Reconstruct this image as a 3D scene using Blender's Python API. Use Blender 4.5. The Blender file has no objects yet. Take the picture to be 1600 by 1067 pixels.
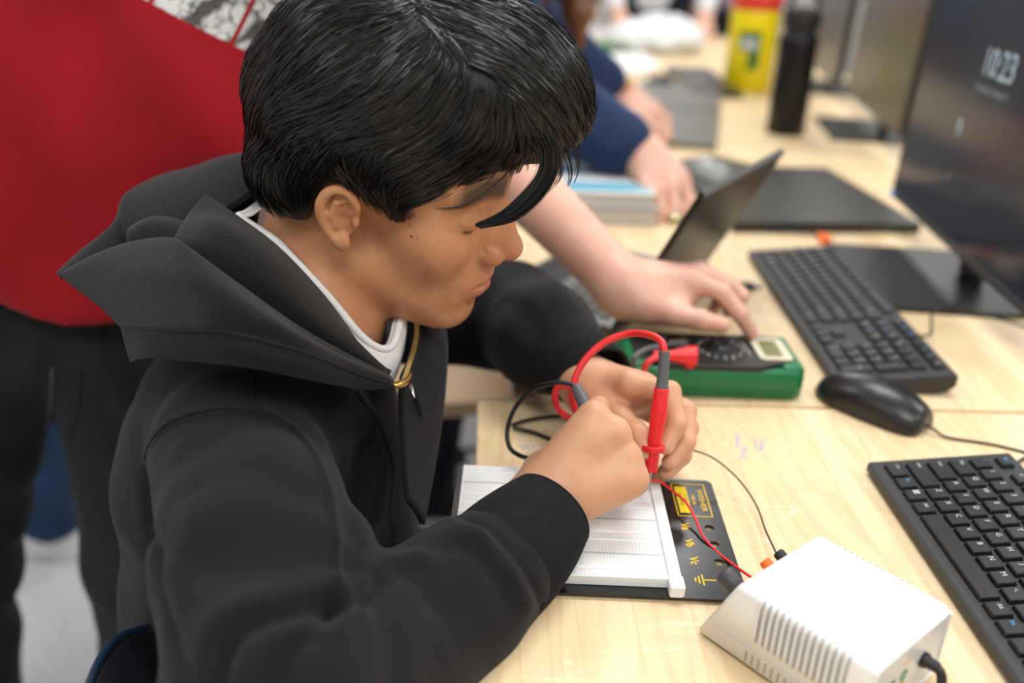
import bpy, math, random, bmesh
import numpy as np
from mathutils import Vector, Matrix
from mathutils.bvhtree import BVHTree
import openvdb
PI = math.pi
random.seed(7); RNG = np.random.default_rng(7)
C = bpy.context.scene.collection
T = 0.75                       # height of the bench tops; the numbers below are measured from there
# ---------------------------------------------------------------- camera
FPX, TH, RO, CH = 1468.0, 0.4165, 0.04203, 0.441
_F = np.array([0, math.cos(TH), -math.sin(TH)]); _R0 = np.array([1., 0, 0]); _U0 = np.cross(_R0, _F)
_c, _s = math.cos(RO), math.sin(RO)
_R, _U = _c*_R0 + _s*_U0, -_s*_R0 + _c*_U0
CAM = np.array([0, 0, T + CH])
cd = bpy.data.cameras.new('camera'); cam = bpy.data.objects.new('camera', cd); C.objects.link(cam)
m = Matrix(((_R[0], _U[0], -_F[0], 0), (_R[1], _U[1], -_F[1], 0), (_R[2], _U[2], -_F[2], T + CH), (0, 0, 0, 1)))
cam.matrix_world = m
cd.sensor_width = 36; cd.lens = FPX*36/1600; cd.clip_start = .02; cd.clip_end = 60
cd.dof.use_dof = True; cd.dof.focus_distance = .70; cd.dof.aperture_fstop = 2.4
sc = bpy.context.scene; sc.camera = cam
sc.view_settings.view_transform = 'Standard'; sc.view_settings.look = 'None'
sc.view_settings.gamma = 1; sc.view_settings.use_curve_mapping = False
sc.view_settings.exposure = 0.1
# ---------------------------------------------------------------- light
w = bpy.data.worlds.new('world'); sc.world = w; w.use_nodes = True
w.node_tree.nodes['Background'].inputs[0].default_value = (.9, .95, 1, 1)
w.node_tree.nodes['Background'].inputs[1].default_value = .4
def area(name, loc, size, power, col=(1, 1, 1), rot=(0, 0, 0)):
    l = bpy.data.lights.new(name, 'AREA'); l.shape = 'RECTANGLE'; l.size, l.size_y = size; l.energy = power; l.color = col
    o = bpy.data.objects.new(name, l); o.location = loc; o.rotation_euler = rot; C.objects.link(o); return o
for x in (-1.9, .3, 2.5):
    for y in (-.9, 1.3, 3.6, 6.0):
        area('ceiling_lamp', (x, y, 2.86), (1.15, .55), 15 if x < -1 else 28, (1, .99, .975))
area('window_light', (-3.2, -1.2, 1.6), (2.2, 1.4), 10, (.72, .84, 1), (0, -PI/2, 0))
# ---------------------------------------------------------------- small helpers
def A(*v): return np.array(v, float)
def P(x, y, d):                # the point that lies d metres into the room behind picture point x, y
    return CAM + d*(_F + _R*(x - 800)/FPX - _U*(y - 533.5)/FPX)
def onz(x, y, z=0.0):          # the point of the level z above the benches there
    r = _F + _R*(x - 800)/FPX - _U*(y - 533.5)/FPX
    return CAM + r*((z - CH)/r[2])
def W(x, y, z): return np.array([x, y, z + T], float)
def props(o, label=None, cat=None, group=None, kind=None, category=None):
    cat = cat or category
    for k, v in (('label', label), ('category', cat), ('group', group), ('kind', kind)):
        if v: o[k] = v
    return o
def empty(name, loc, rz=0, label=None, cat=None, group=None):
    o = bpy.data.objects.new(name, None); o.location = loc; o.rotation_euler = (0, 0, rz); C.objects.link(o)
    o.empty_display_size = .02
    return props(o, label, cat, group)
def link(name, me, mat=None, parent=None, loc=None, rot=None, **kw):
    o = bpy.data.objects.new(name, me); C.objects.link(o)
    if mat is not None:
        for q in (mat if isinstance(mat, (list, tuple)) else [mat]): me.materials.append(q)
    if loc is not None: o.location = loc
    if rot is not None: o.rotation_euler = rot
    if parent is not None: o.parent = parent
    return props(o, **kw)
def world_child(o, parent):    # the mesh is in world coordinates: undo the parent's placement
    bpy.context.view_layer.update()
    o.parent = parent; o.matrix_parent_inverse = parent.matrix_world.inverted(); return o
def mesh(name, V, Fc, smooth=False, mats=None):
    me = bpy.data.meshes.new(name)
    V = np.asarray(V, np.float32)
    if isinstance(Fc, np.ndarray) and Fc.ndim == 2:
        n, k = Fc.shape
        me.vertices.add(len(V)); me.vertices.foreach_set('co', V.ravel())
        me.loops.add(n*k); me.loops.foreach_set('vertex_index', Fc.astype(np.int32).ravel())
        me.polygons.add(n); me.polygons.foreach_set('loop_start', np.arange(0, n*k, k, dtype=np.int32))
        me.update(calc_edges=True)
    else:
        me.from_pydata([tuple(map(float, v)) for v in V], [], [tuple(f) for f in Fc])
    if mats is not None: me.polygons.foreach_set('material_index', np.asarray(mats, np.int32))
    if smooth: me.polygons.foreach_set('use_smooth', [True]*len(me.polygons))
    me.update(); return me
def bm_mesh(name, bm, smooth=False):
    me = bpy.data.meshes.new(name); bmesh.ops.recalc_face_normals(bm, faces=bm.faces); bm.to_mesh(me); bm.free()
    if smooth: me.polygons.foreach_set('use_smooth', [True]*len(me.polygons))
    return me
def bbox(bm, lo, hi, bev=0, seg=2, mi=0):   # a bevelled box added to bm
    r = bmesh.ops.create_cube(bm, size=1)
    vs = r['verts']; lo = Vector(lo); hi = Vector(hi)
    for v in vs: v.co = Vector(((v.co.x+.5)*(hi.x-lo.x)+lo.x, (v.co.y+.5)*(hi.y-lo.y)+lo.y, (v.co.z+.5)*(hi.z-lo.z)+lo.z))
    es = list({e for v in vs for e in v.link_edges})
    fs = {f for v in vs for f in v.link_faces}
    if bev:
        r2 = bmesh.ops.bevel(bm, geom=es, offset=bev, segments=seg, affect='EDGES', profile=.5); fs = set(r2['faces']) | {f for f in fs if f.is_valid}
    for f in fs:
        if f.is_valid: f.material_index = mi
def boxm(name, lo, hi, bev=0, seg=2, smooth=False):
    bm = bmesh.new(); bbox(bm, lo, hi, bev, seg); return bm_mesh(name, bm, smooth)
def cr(pts, n=8, closed=False):    # Catmull-Rom through the points
    p = np.asarray(pts, float); out = []
    m_ = len(p)
    rng = range(m_ if closed else m_-1)
    for i in rng:
        if closed: a, b, c, d = p[(i-1) % m_], p[i], p[(i+1) % m_], p[(i+2) % m_]
        else: a, b, c, d = p[max(i-1, 0)], p[i], p[i+1], p[min(i+2, m_-1)]
        for t in np.arange(n)/n:
            out.append(.5*((2*b)+(-a+c)*t+(2*a-5*b+4*c-d)*t*t+(-a+3*b-3*c+d)*t**3))
    if not closed: out.append(p[-1])
    return np.array(out)
def tube_data(pts, r, sides=8, closed=False, caps=True, rib=None):
    p = np.asarray(pts, float); n = len(p); r = np.broadcast_to(np.asarray(r, float), (n,)).copy()
    t = np.gradient(p, axis=0)
    if closed: t = np.roll(p, -1, 0) - np.roll(p, 1, 0)
    t /= np.linalg.norm(t, axis=1)[:, None] + 1e-12
    u = np.cross(t[0], [0, 0, 1.]);
    if np.linalg.norm(u) < .1: u = np.cross(t[0], [1., 0, 0])
    u /= np.linalg.norm(u); V = []
    a = np.arange(sides)*2*PI/sides
    rr = 1 + (0 if rib is None else rib(a))
    for i in range(n):
        u = u - t[i]*(u @ t[i]); u /= np.linalg.norm(u); v = np.cross(t[i], u)
        V.append(p[i] + r[i]*(np.cos(a)*rr)[:, None]*u + r[i]*(np.sin(a)*rr)[:, None]*v)
    V = np.concatenate(V); F_ = []
    for i in range(n if closed else n-1):
        j = (i+1) % n
        for k in range(sides):
            l = (k+1) % sides; F_.append((i*sides+k, i*sides+l, j*sides+l, j*sides+k))
    if caps and not closed:
        F_.append(tuple(range(sides-1, -1, -1))); F_.append(tuple((n-1)*sides+k for k in range(sides)))
    return V, F_
def tubem(name, pts, r, sides=8, **k):
    V, F_ = tube_data(pts, r, sides, **k); me = mesh(name, V, F_, True); return me
def lathe(name, prof, seg=32, smooth=True):    # prof: (radius, z)
    V = []; F_ = []
    for r, z in prof:
        for k in range(seg): a = 2*PI*k/seg; V.append((r*math.cos(a), r*math.sin(a), z))
    for i in range(len(prof)-1):
        for k in range(seg):
            l = (k+1) % seg; F_.append((i*seg+k, i*seg+l, (i+1)*seg+l, (i+1)*seg+k))
    F_.append(tuple(range(seg-1, -1, -1))); F_.append(tuple((len(prof)-1)*seg+k for k in range(seg)))
    return mesh(name, V, F_, smooth)
def prism(name, outline, z0, z1, bev=0, seg=2, smooth=False):
    bm = bmesh.new(); vs = [bm.verts.new((x, y, z0)) for x, y in outline]; f = bm.faces.new(vs)
    r = bmesh.ops.extrude_face_region(bm, geom=[f]); vv = [e for e in r['geom'] if isinstance(e, bmesh.types.BMVert)]
    for v in vv: v.co.z = z1
    bmesh.ops.recalc_face_normals(bm, faces=bm.faces)
    if bev:
        es = [e for e in bm.edges if all(abs(v.co.z-z1) < 1e-9 for v in e.verts)]
        bmesh.ops.bevel(bm, geom=es, offset=bev, segments=seg, affect='EDGES', profile=.5)
    return bm_mesh(name, bm, smooth)
def rrect(x0, y0, x1, y1, r, n=4):
    o = []
    for cx, cy, a0 in ((x1-r, y1-r, 0), (x0+r, y1-r, PI/2), (x0+r, y0+r, PI), (x1-r, y0+r, 1.5*PI)):
        for i in range(n+1): a = a0+PI/2*i/n; o.append((cx+r*math.cos(a), cy+r*math.sin(a)))
    return o
_font_cache = {}
def text_mesh(s, size, ext=.00008, align='CENTER', bold=0, sx=1):
    key = (s, size, ext, align, bold, sx)
    if key not in _font_cache:
        cu = bpy.data.curves.new('lettering', 'FONT'); cu.body = s; cu.size = size; cu.extrude = ext
        cu.align_x = align; cu.align_y = 'CENTER'; cu.offset = bold; cu.resolution_u = 2
        o = bpy.data.objects.new('lettering', cu); C.objects.link(o); bpy.context.view_layer.update()
        me = bpy.data.meshes.new_from_object(o.evaluated_get(bpy.context.evaluated_depsgraph_get()))
        if sx != 1:
            for v in me.vertices: v.co.x *= sx
        me.materials.clear()
        bpy.data.objects.remove(o); _font_cache[key] = me
    return _font_cache[key].copy() if False else _font_cache[key]
# ---------------------------------------------------------------- signed distance modelling
def smin(a, b, k):
    h = np.clip(.5+.5*(b-a)/k, 0, 1); return b*(1-h)+a*h - k*h*(1-h)
def smax(a, b, k): return -smin(-a, -b, k)
def cap(p, a, b, ra, rb=None):
    rb = ra if rb is None else rb; a = np.asarray(a, np.float32); b = np.asarray(b, np.float32)
    ab = b-a; q = p-a; t = np.clip(q @ ab/max(ab @ ab, 1e-9), 0, 1); d = q-t[:, None]*ab
    return np.sqrt((d*d).sum(1)) - (ra+(rb-ra)*t)
def ell(p, c, r, M=None):
    q = p-np.asarray(c, np.float32)
    if M is not None: q = q @ np.asarray(M, np.float32)
    r = np.asarray(r, np.float32); k0 = np.sqrt(((q/r)**2).sum(1)); k1 = np.sqrt(((q/r**2)**2).sum(1))+1e-9
    return k0*(k0-1)/k1
def chain(p, pts, rs, k=.01):
    d = None
    for i in range(len(pts)-1):
        e = cap(p, pts[i], pts[i+1], rs[i], rs[i+1]); d = e if d is None else smin(d, e, k)
    return d
def rotm(a, b, c):
    return np.array((Matrix.Rotation(a, 3, 'Z') @ Matrix.Rotation(b, 3, 'Y') @ Matrix.Rotation(c, 3, 'X')))
def sdf_verts(f, lo, hi, h):
    lo = np.asarray(lo, float); hi = np.asarray(hi, float); n = np.ceil((hi-lo)/(4*h)).astype(int)+1
    ax = [lo[i]+np.arange(n[i])*4*h for i in range(3)]
    g = np.stack(np.meshgrid(*ax, indexing='ij'), -1).reshape(-1, 3).astype(np.float32)
    dc = f(g+np.float32(1.5*h)).reshape(n)
    act = np.abs(dc) < 4*h*1.25+2*h
    arr = np.repeat(np.repeat(np.repeat(np.where(dc > 0, 1., -1.).astype(np.float32)*8*h, 4, 0), 4, 1), 4, 2)
    idx = np.argwhere(act)
    off = np.stack(np.meshgrid(*[np.arange(4)]*3, indexing='ij'), -1).reshape(-1, 3)
    for s in range(0, len(idx), 12000):
        ii = (idx[s:s+12000, None, :]*4+off[None]).reshape(-1, 3)
        arr[ii[:, 0], ii[:, 1], ii[:, 2]] = f((lo+ii*h).astype(np.float32))
    gr = openvdb.FloatGrid(8*h); gr.copyFromArray(arr)
    pts, quads = gr.convertToQuads(0.0)
    return np.asarray(pts, float)*h+lo, np.asarray(quads).copy()
def vnormals(V, Q):
    n = np.cross(V[Q[:, 2]]-V[Q[:, 0]], V[Q[:, 3]]-V[Q[:, 1]]); N = np.zeros_like(V)
    for k in range(4):
        for c in range(3): N[:, c] += np.bincount(Q[:, k], n[:, c], len(V))
    return N/(np.linalg.norm(N, axis=1)[:, None]+1e-12)
def bvh(V, Q): return BVHTree.FromPolygons([Vector(v) for v in V], [tuple(map(int, q)) for q in Q])
def onto(tree, px):            # picture points dropped onto a surface
    out = []
    for x, y in px:
        d = Vector(P(x, y, 1)-CAM).normalized(); h, n, i, t = tree.ray_cast(Vector(CAM), d)
        if h is not None: out.append(np.array(h))
    return np.array(out)
def dist_poly(V, pts):
    d = np.full(len(V), 9.); 
    for a, b in zip(pts[:-1], pts[1:]):
        ab = b-a; q = V-a; t = np.clip(q @ ab/max(ab @ ab, 1e-12), 0, 1); d = np.minimum(d, np.linalg.norm(q-t[:, None]*ab, axis=1))
    return d
def sculpt(V, Q, tree, strokes):    # strokes: (picture points, height, width); negative height cuts a crease
    N = vnormals(V, Q); D = np.zeros(len(V))
    for px, hgt, wd in strokes:
        p = onto(tree, cr(px, 6))
        if len(p) < 2: continue
        near = np.where(np.abs(V-p.mean(0)).max(1) < np.abs(p-p.mean(0)).max()+4*wd)[0]
        if len(near) == 0: continue
        d = dist_poly(V[near], p); 
        D[near] += hgt*np.exp(-(d/wd)**2)
    return V + N*D[:, None]
# ---------------------------------------------------------------- materials
def mat(name, col, rough=.5, metal=0, bump=None, var=None, spec=.5, sheen=0, coat=0, trans=0, emit=None, sss=0, alpha=1):
    """bump = (scale, strength, distance[, detail]); var = (scale, colour2, contrast)"""
    m = bpy.data.materials.new(name); m.use_nodes = True; nt = m.node_tree; b = nt.nodes['Principled BSDF']
    I = b.inputs; I['Base Color'].default_value = (*col, 1); I['Roughness'].default_value = rough; I['Metallic'].default_value = metal
    I['Specular IOR Level'].default_value = spec; I['Sheen Weight'].default_value = sheen; I['Coat Weight'].default_value = coat
    I['Transmission Weight'].default_value = trans; I['Alpha'].default_value = alpha
    if sss:
        I['Subsurface Weight'].default_value = sss; I['Subsurface Radius'].default_value = (.010, .004, .002); I['Subsurface Scale'].default_value = 1
    if emit: I['Emission Color'].default_value = (*emit[0], 1); I['Emission Strength'].default_value = emit[1]
    tc = nt.nodes.new('ShaderNodeTexCoord')
    if var:
        n = nt.nodes.new('ShaderNodeTexNoise'); n.inputs['Scale'].default_value = var[0]; n.inputs['Detail'].default_value = 5
        nt.links.new(tc.outputs['Object'], n.inputs['Vector'])
        r = nt.nodes.new('ShaderNodeValToRGB'); w_ = var[2] if len(var) > 2 else .2
        r.color_ramp.elements[0].position = .5-w_; r.color_ramp.elements[1].position = .5+w_
        r.color_ramp.elements[0].color = (*col, 1); r.color_ramp.elements[1].color = (*var[1], 1)
        nt.links.new(n.outputs['Fac'], r.inputs['Fac']); nt.links.new(r.outputs['Color'], I['Base Color'])
    if bump:
        n = nt.nodes.new('ShaderNodeTexNoise'); n.inputs['Scale'].default_value = bump[0]; n.inputs['Detail'].default_value = bump[3] if len(bump) > 3 else 3
        nt.links.new(tc.outputs['Object'], n.inputs['Vector'])
        bp = nt.nodes.new('ShaderNodeBump'); bp.inputs['Strength'].default_value = bump[1]; bp.inputs['Distance'].default_value = bump[2]
        nt.links.new(n.outputs['Fac'], bp.inputs['Height']); nt.links.new(bp.outputs['Normal'], I['Normal'])
    return m
def nodes(m): return m.node_tree.nodes, m.node_tree.links
M = {}
M['black_plastic'] = mat('black_plastic', (.012, .012, .013), .42, bump=(900, .12, .0004))
M['key'] = mat('key_plastic', (.010, .010, .011), .38)
M['chassis'] = mat('keyboard_plastic', (.024, .025, .027), .5, bump=(1500, .15, .0004))
M['gloss_black'] = mat('gloss_black', (.008, .008, .009), .12)
M['white_plastic'] = mat('white_plastic', (.86, .86, .86), .32)
M['bread'] = mat('breadboard_plastic', (.84, .86, .86), .35, sss=.05)
M['slot'] = mat('slot_dark', (.02, .02, .02), .8)
M['grey_legend'] = mat('grey_legend', (.55, .58, .6), .6)
M['blue_legend'] = mat('blue_legend', (.06, .36, .75), .6)
M['metal'] = mat('brushed_metal', (.6, .6, .6), .3, metal=1)
M['brass'] = mat('brass', (.62, .42, .14), .32, metal=1)
M['red_plastic'] = mat('red_plastic', (.80, .018, .025), .34)
M['red_wire'] = mat('red_wire', (.80, .03, .035), .35)
M['grey_sleeve'] = mat('grey_sleeve', (.11, .11, .12), .45)
M['rubber'] = mat('black_rubber', (.010, .010, .011), .45)
M['green'] = mat('green_plastic', (.004, .155, .052), .33)
M['orange'] = mat('orange_plastic', (.95, .16, .01), .4)
M['yellow'] = mat('yellow_plastic', (.87, .70, .0), .35)
M['yellow_print'] = mat('yellow_print', (.80, .52, .01), .5)
M['board_black'] = mat('board_black', (.010, .010, .011), .22, bump=(300, .05, .0005))
M['red_lid'] = mat('red_lid', (.75, .04, .03), .35)
M['paper'] = mat('paper', (.82, .82, .80), .7)
M['page'] = mat('page_edges', (.62, .60, .58), .8)
M['blue_cover'] = mat('blue_cover', (.16, .50, .68), .35)
M['green_cover'] = mat('green_cover', (.02, .25, .10), .4)
M['olive_metal'] = mat('dark_laptop_metal', (.060, .060, .052), .34, metal=.5)
M['grey_metal'] = mat('grey_laptop_metal', (.16, .165, .15), .36, metal=.4)
M['lcd'] = mat('lcd_glass', (.20, .19, .07), .12)
M['cream'] = mat('cream_plastic', (.62, .59, .45), .4)
M['white_print'] = mat('white_print', (.75, .78, .8), .5)
M['floor'] = mat('floor_vinyl', (.50, .51, .55), .35, var=(40, (.56, .57, .60), .2))
M['wall'] = mat('wall_paint', (.62, .60, .55), .8)
M['ceiling'] = mat('ceiling_tile', (.75, .75, .73), .9)
M['steel'] = mat('dark_steel', (.03, .03, .032), .4, metal=.6)
M['seat_wood'] = mat('seat_wood', (.60, .44, .28), .45)
# ---------------------------------------------------------------- wood of the benches
def wood():
    m = bpy.data.materials.new('butcher_block'); m.use_nodes = True; N, L = nodes(m); b = N['Principled BSDF']
    b.inputs['Roughness'].default_value = .42
    tc = N.new('ShaderNodeTexCoord'); sp = N.new('ShaderNodeSeparateXYZ'); L.new(tc.outputs['Object'], sp.inputs[0])
    cb = N.new('ShaderNodeCombineXYZ'); L.new(sp.outputs['Y'], cb.inputs['X']); L.new(sp.outputs['X'], cb.inputs['Y'])
    br = N.new('ShaderNodeTexBrick'); L.new(cb.outputs[0], br.inputs['Vector'])
    for k, v in (('Scale', 1), ('Brick Width', .43), ('Row Height', .041), ('Mortar Size', .0003), ('Mortar Smooth', .4), ('Bias', 0)): br.inputs[k].default_value = v
    br.offset = .37; br.offset_frequency = 3; br.squash = .7; br.squash_frequency = 4
    br.inputs['Color1'].default_value = (.80, .635, .40, 1); br.inputs['Color2'].default_value = (.76, .56, .315, 1); br.inputs['Mortar'].default_value = (.60, .38, .18, 1)
    # every stave is shifted along its grain by its own colour
    mp = N.new('ShaderNodeMapping'); mp.inputs['Scale'].default_value = (150, 7, 20); L.new(tc.outputs['Object'], mp.inputs[0])
    ad = N.new('ShaderNodeVectorMath'); ad.operation = 'MULTIPLY_ADD'; L.new(br.outputs['Color'], ad.inputs[0]); ad.inputs[1].default_value = (90, 90, 90); L.new(mp.outputs[0], ad.inputs[2])
    g = N.new('ShaderNodeTexNoise'); g.inputs['Scale'].default_value = 1; g.inputs['Detail'].default_value = 5; L.new(ad.outputs[0], g.inputs['Vector'])
    mp2 = N.new('ShaderNodeMapping'); mp2.inputs['Scale'].default_value = (22, 3.2, 4); L.new(tc.outputs['Object'], mp2.inputs[0])
    ad2 = N.new('ShaderNodeVectorMath'); ad2.operation = 'MULTIPLY_ADD'; L.new(br.outputs['Color'], ad2.inputs[0]); ad2.inputs[1].default_value = (60, 60, 60); L.new(mp2.outputs[0], ad2.inputs[2])
    wv = N.new('ShaderNodeTexNoise'); wv.inputs['Scale'].default_value = 1; wv.inputs['Detail'].default_value = 1; L.new(ad2.outputs[0], wv.inputs['Vector'])
    mu = N.new('ShaderNodeMath'); mu.operation = 'MULTIPLY'; mu.inputs[1].default_value = 42; L.new(wv.outputs['Fac'], mu.inputs[0])
    si = N.new('ShaderNodeMath'); si.operation = 'SINE'; L.new(mu.outputs[0], si.inputs[0])
    rr = N.new('ShaderNodeMapRange'); rr.inputs['From Min'].default_value = .1; rr.inputs['From Max'].default_value = 1; rr.inputs['To Min'].default_value = 0; rr.inputs['To Max'].default_value = .42; L.new(si.outputs[0], rr.inputs['Value'])
    mx = N.new('ShaderNodeMix'); mx.data_type = 'RGBA'; mx.blend_type = 'MIX'; L.new(rr.outputs[0], mx.inputs[0]); L.new(br.outputs['Color'], mx.inputs[6]); mx.inputs[7].default_value = (.66, .43, .21, 1)
    r2 = N.new('ShaderNodeMapRange'); r2.inputs['From Min'].default_value = .35; r2.inputs['From Max'].default_value = .7; r2.inputs['To Min'].default_value = 0; r2.inputs['To Max'].default_value = .34; L.new(g.outputs['Fac'], r2.inputs['Value'])
    mx2 = N.new('ShaderNodeMix'); mx2.data_type = 'RGBA'; L.new(r2.outputs[0], mx2.inputs[0]); L.new(mx.outputs[2], mx2.inputs[6]); mx2.inputs[7].default_value = (.88, .71, .47, 1)
    # scratches: thin stretched cells
    fac = None
    for sc_, rot in (((3, 55, 1), .9), ((4, 70, 1), -.35), ((5, 60, 1), 2.1)):
        q = N.new('ShaderNodeMapping'); q.inputs['Rotation'].default_value = (0, 0, rot); q.inputs['Scale'].default_value = sc_; L.new(tc.outputs['Object'], q.inputs[0])
        v = N.new('ShaderNodeTexVoronoi'); v.feature = 'DISTANCE_TO_EDGE'; v.inputs['Scale'].default_value = 1.6; L.new(q.outputs[0], v.inputs['Vector'])
        c = N.new('ShaderNodeMath'); c.operation = 'LESS_THAN'; c.inputs[1].default_value = .012; L.new(v.outputs['Distance'], c.inputs[0])
        n_ = N.new('ShaderNodeTexNoise'); n_.inputs['Scale'].default_value = 14; n_.inputs['Detail'].default_value = 1; L.new(q.outputs[0], n_.inputs['Vector'])
        q2 = N.new('ShaderNodeVectorMath'); q2.operation = 'SCALE'; q2.inputs['Scale'].default_value = .11; L.new(q.outputs[0], q2.inputs[0]); L.new(q2.outputs[0], n_.inputs['Vector'])
        t = N.new('ShaderNodeMath'); t.operation = 'GREATER_THAN'; t.inputs[1].default_value = .60; L.new(n_.outputs['Fac'], t.inputs[0])
        mm = N.new('ShaderNodeMath'); mm.operation = 'MULTIPLY'; L.new(c.outputs[0], mm.inputs[0]); L.new(t.outputs[0], mm.inputs[1])
        if fac is None: fac = mm
        else:
            a = N.new('ShaderNodeMath'); a.operation = 'MAXIMUM'; L.new(fac.outputs[0], a.inputs[0]); L.new(mm.outputs[0], a.inputs[1]); fac = a
    sc3 = N.new('ShaderNodeMath'); sc3.operation = 'MULTIPLY'; sc3.inputs[1].default_value = .5; L.new(fac.outputs[0], sc3.inputs[0])
    mx3 = N.new('ShaderNodeMix'); mx3.data_type = 'RGBA'; L.new(sc3.outputs[0], mx3.inputs[0]); L.new(mx2.outputs[2], mx3.inputs[6]); mx3.inputs[7].default_value = (.93, .82, .62, 1)
    L.new(mx3.outputs[2], b.inputs['Base Color'])
    bp = N.new('ShaderNodeBump'); bp.inputs['Strength'].default_value = .25; bp.inputs['Distance'].default_value = .0004; L.new(g.outputs['Fac'], bp.inputs['Height'])
    L.new(bp.outputs['Normal'], b.inputs['Normal'])
    return m
M['wood'] = wood()
# ---------------------------------------------------------------- the room
def plane_box(name, lo, hi, m): return link(name, boxm(name, lo, hi), m, kind='structure')
plane_box('floor', (-3.6, -2.2, -.06), (4.2, 9.0, 0), M['floor'])
plane_box('ceiling', (-3.6, -2.2, 2.9), (4.2, 9.0, 2.96), M['ceiling'])
plane_box('wall_back', (-3.6, 9.0, 0), (4.2, 9.1, 2.9), M['wall'])
plane_box('wall_left', (-3.7, -2.2, 0), (-3.6, 9.0, 2.9), M['wall'])
plane_box('wall_right', (4.2, -2.2, 0), (4.3, 9.0, 2.9), M['wall'])
plane_box('wall_front', (-3.6, -2.3, 0), (4.2, -2.2, 2.9), M['wall'])
# ---------------------------------------------------------------- the benches
YAW = .0384
def bench(x0, x1, y0, y1, label):     # x0..y1 in a frame turned by YAW about (0, .85)
    e = empty('workbench', (0, .85, 0), YAW, label, 'table', 'butcher block workbenches in a row')
    o = prism('worktop', rrect(x0, y0-.85, x1, y1-.85, .006, 3), T-.04, T, .003, 2)
    link('worktop', o, M['wood'], e)
    for x in (x0+.06, x1-.06):
        for y in (y0-.85+.06, y1-.85-.06):
            link('leg', boxm('leg', (x-.025, y-.025, 0), (x+.025, y+.025, T-.04), .003), M['steel'], e)
    link('apron', boxm('apron', (x0+.05, y0-.85+.05, T-.10), (x1-.05, y0-.85+.07, T-.04)), M['steel'], e)
    return e
b1 = bench(-.033, 1.25, -.42, .8485, 'nearest pale butcher block workbench, the white power supply stands on it')
b2 = bench(.004, 1.25, .8545, 2.10, 'pale butcher block workbench behind the nearest one, under the green multimeter and open laptop')
b3 = bench(.004, 1.25, 2.105, 3.35, 'blurred pale workbench where the grey laptop and black bottle stand')
b4 = bench(.004, 1.25, 3.355, 4.60, 'farthest blurred pale workbench, holding papers and a green folder')
# pen scribbles on the bench (ink laid flat on the wood)
ink = mat('ballpoint_ink', (.36, .40, .62), .6)
def scribble(strokes, r=.0007):
    Vs, Fs, o = [], [], 0
    for s in strokes:
        p = np.array([onz(x, y, .0003) for x, y in cr(s, 4)]); V, F_ = tube_data(p, r, 5); V[:, 2] = T+(V[:, 2]-T-.0003)*.25+.0002
        Vs.append(V); Fs += [tuple(i+o for i in f) for f in F_]; o += len(V)
    return mesh('pen_scribble', np.concatenate(Vs), Fs)
me = scribble([[(1148, 682), (1156, 684), (1150, 692), (1160, 698)], [(1152, 678), (1152, 700)], [(1158, 704), (1168, 700), (1160, 712), (1170, 716)], [(1166, 702), (1154, 718)],
               [(1174, 686), (1202, 689)], [(1182, 688), (1180, 700), (1190, 702), (1192, 692)], [(1190, 690), (1188, 704)]])
o = link('pen_scribble', me, ink); world_child(o, b1)
me = scribble([[(812, 694), (818, 702), (822, 694), (828, 703)], [(834, 695), (832, 704)], [(840, 695), (850, 697), (842, 704)], [(822, 708), (858, 711)]])
o = link('pen_scribble', me, ink); world_child(o, b1)
me = scribble([[(1218, 484), (1222, 490)], [(1226, 492), (1230, 500)]]); o = link('pen_scribble', me, ink); world_child(o, b2)
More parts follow.
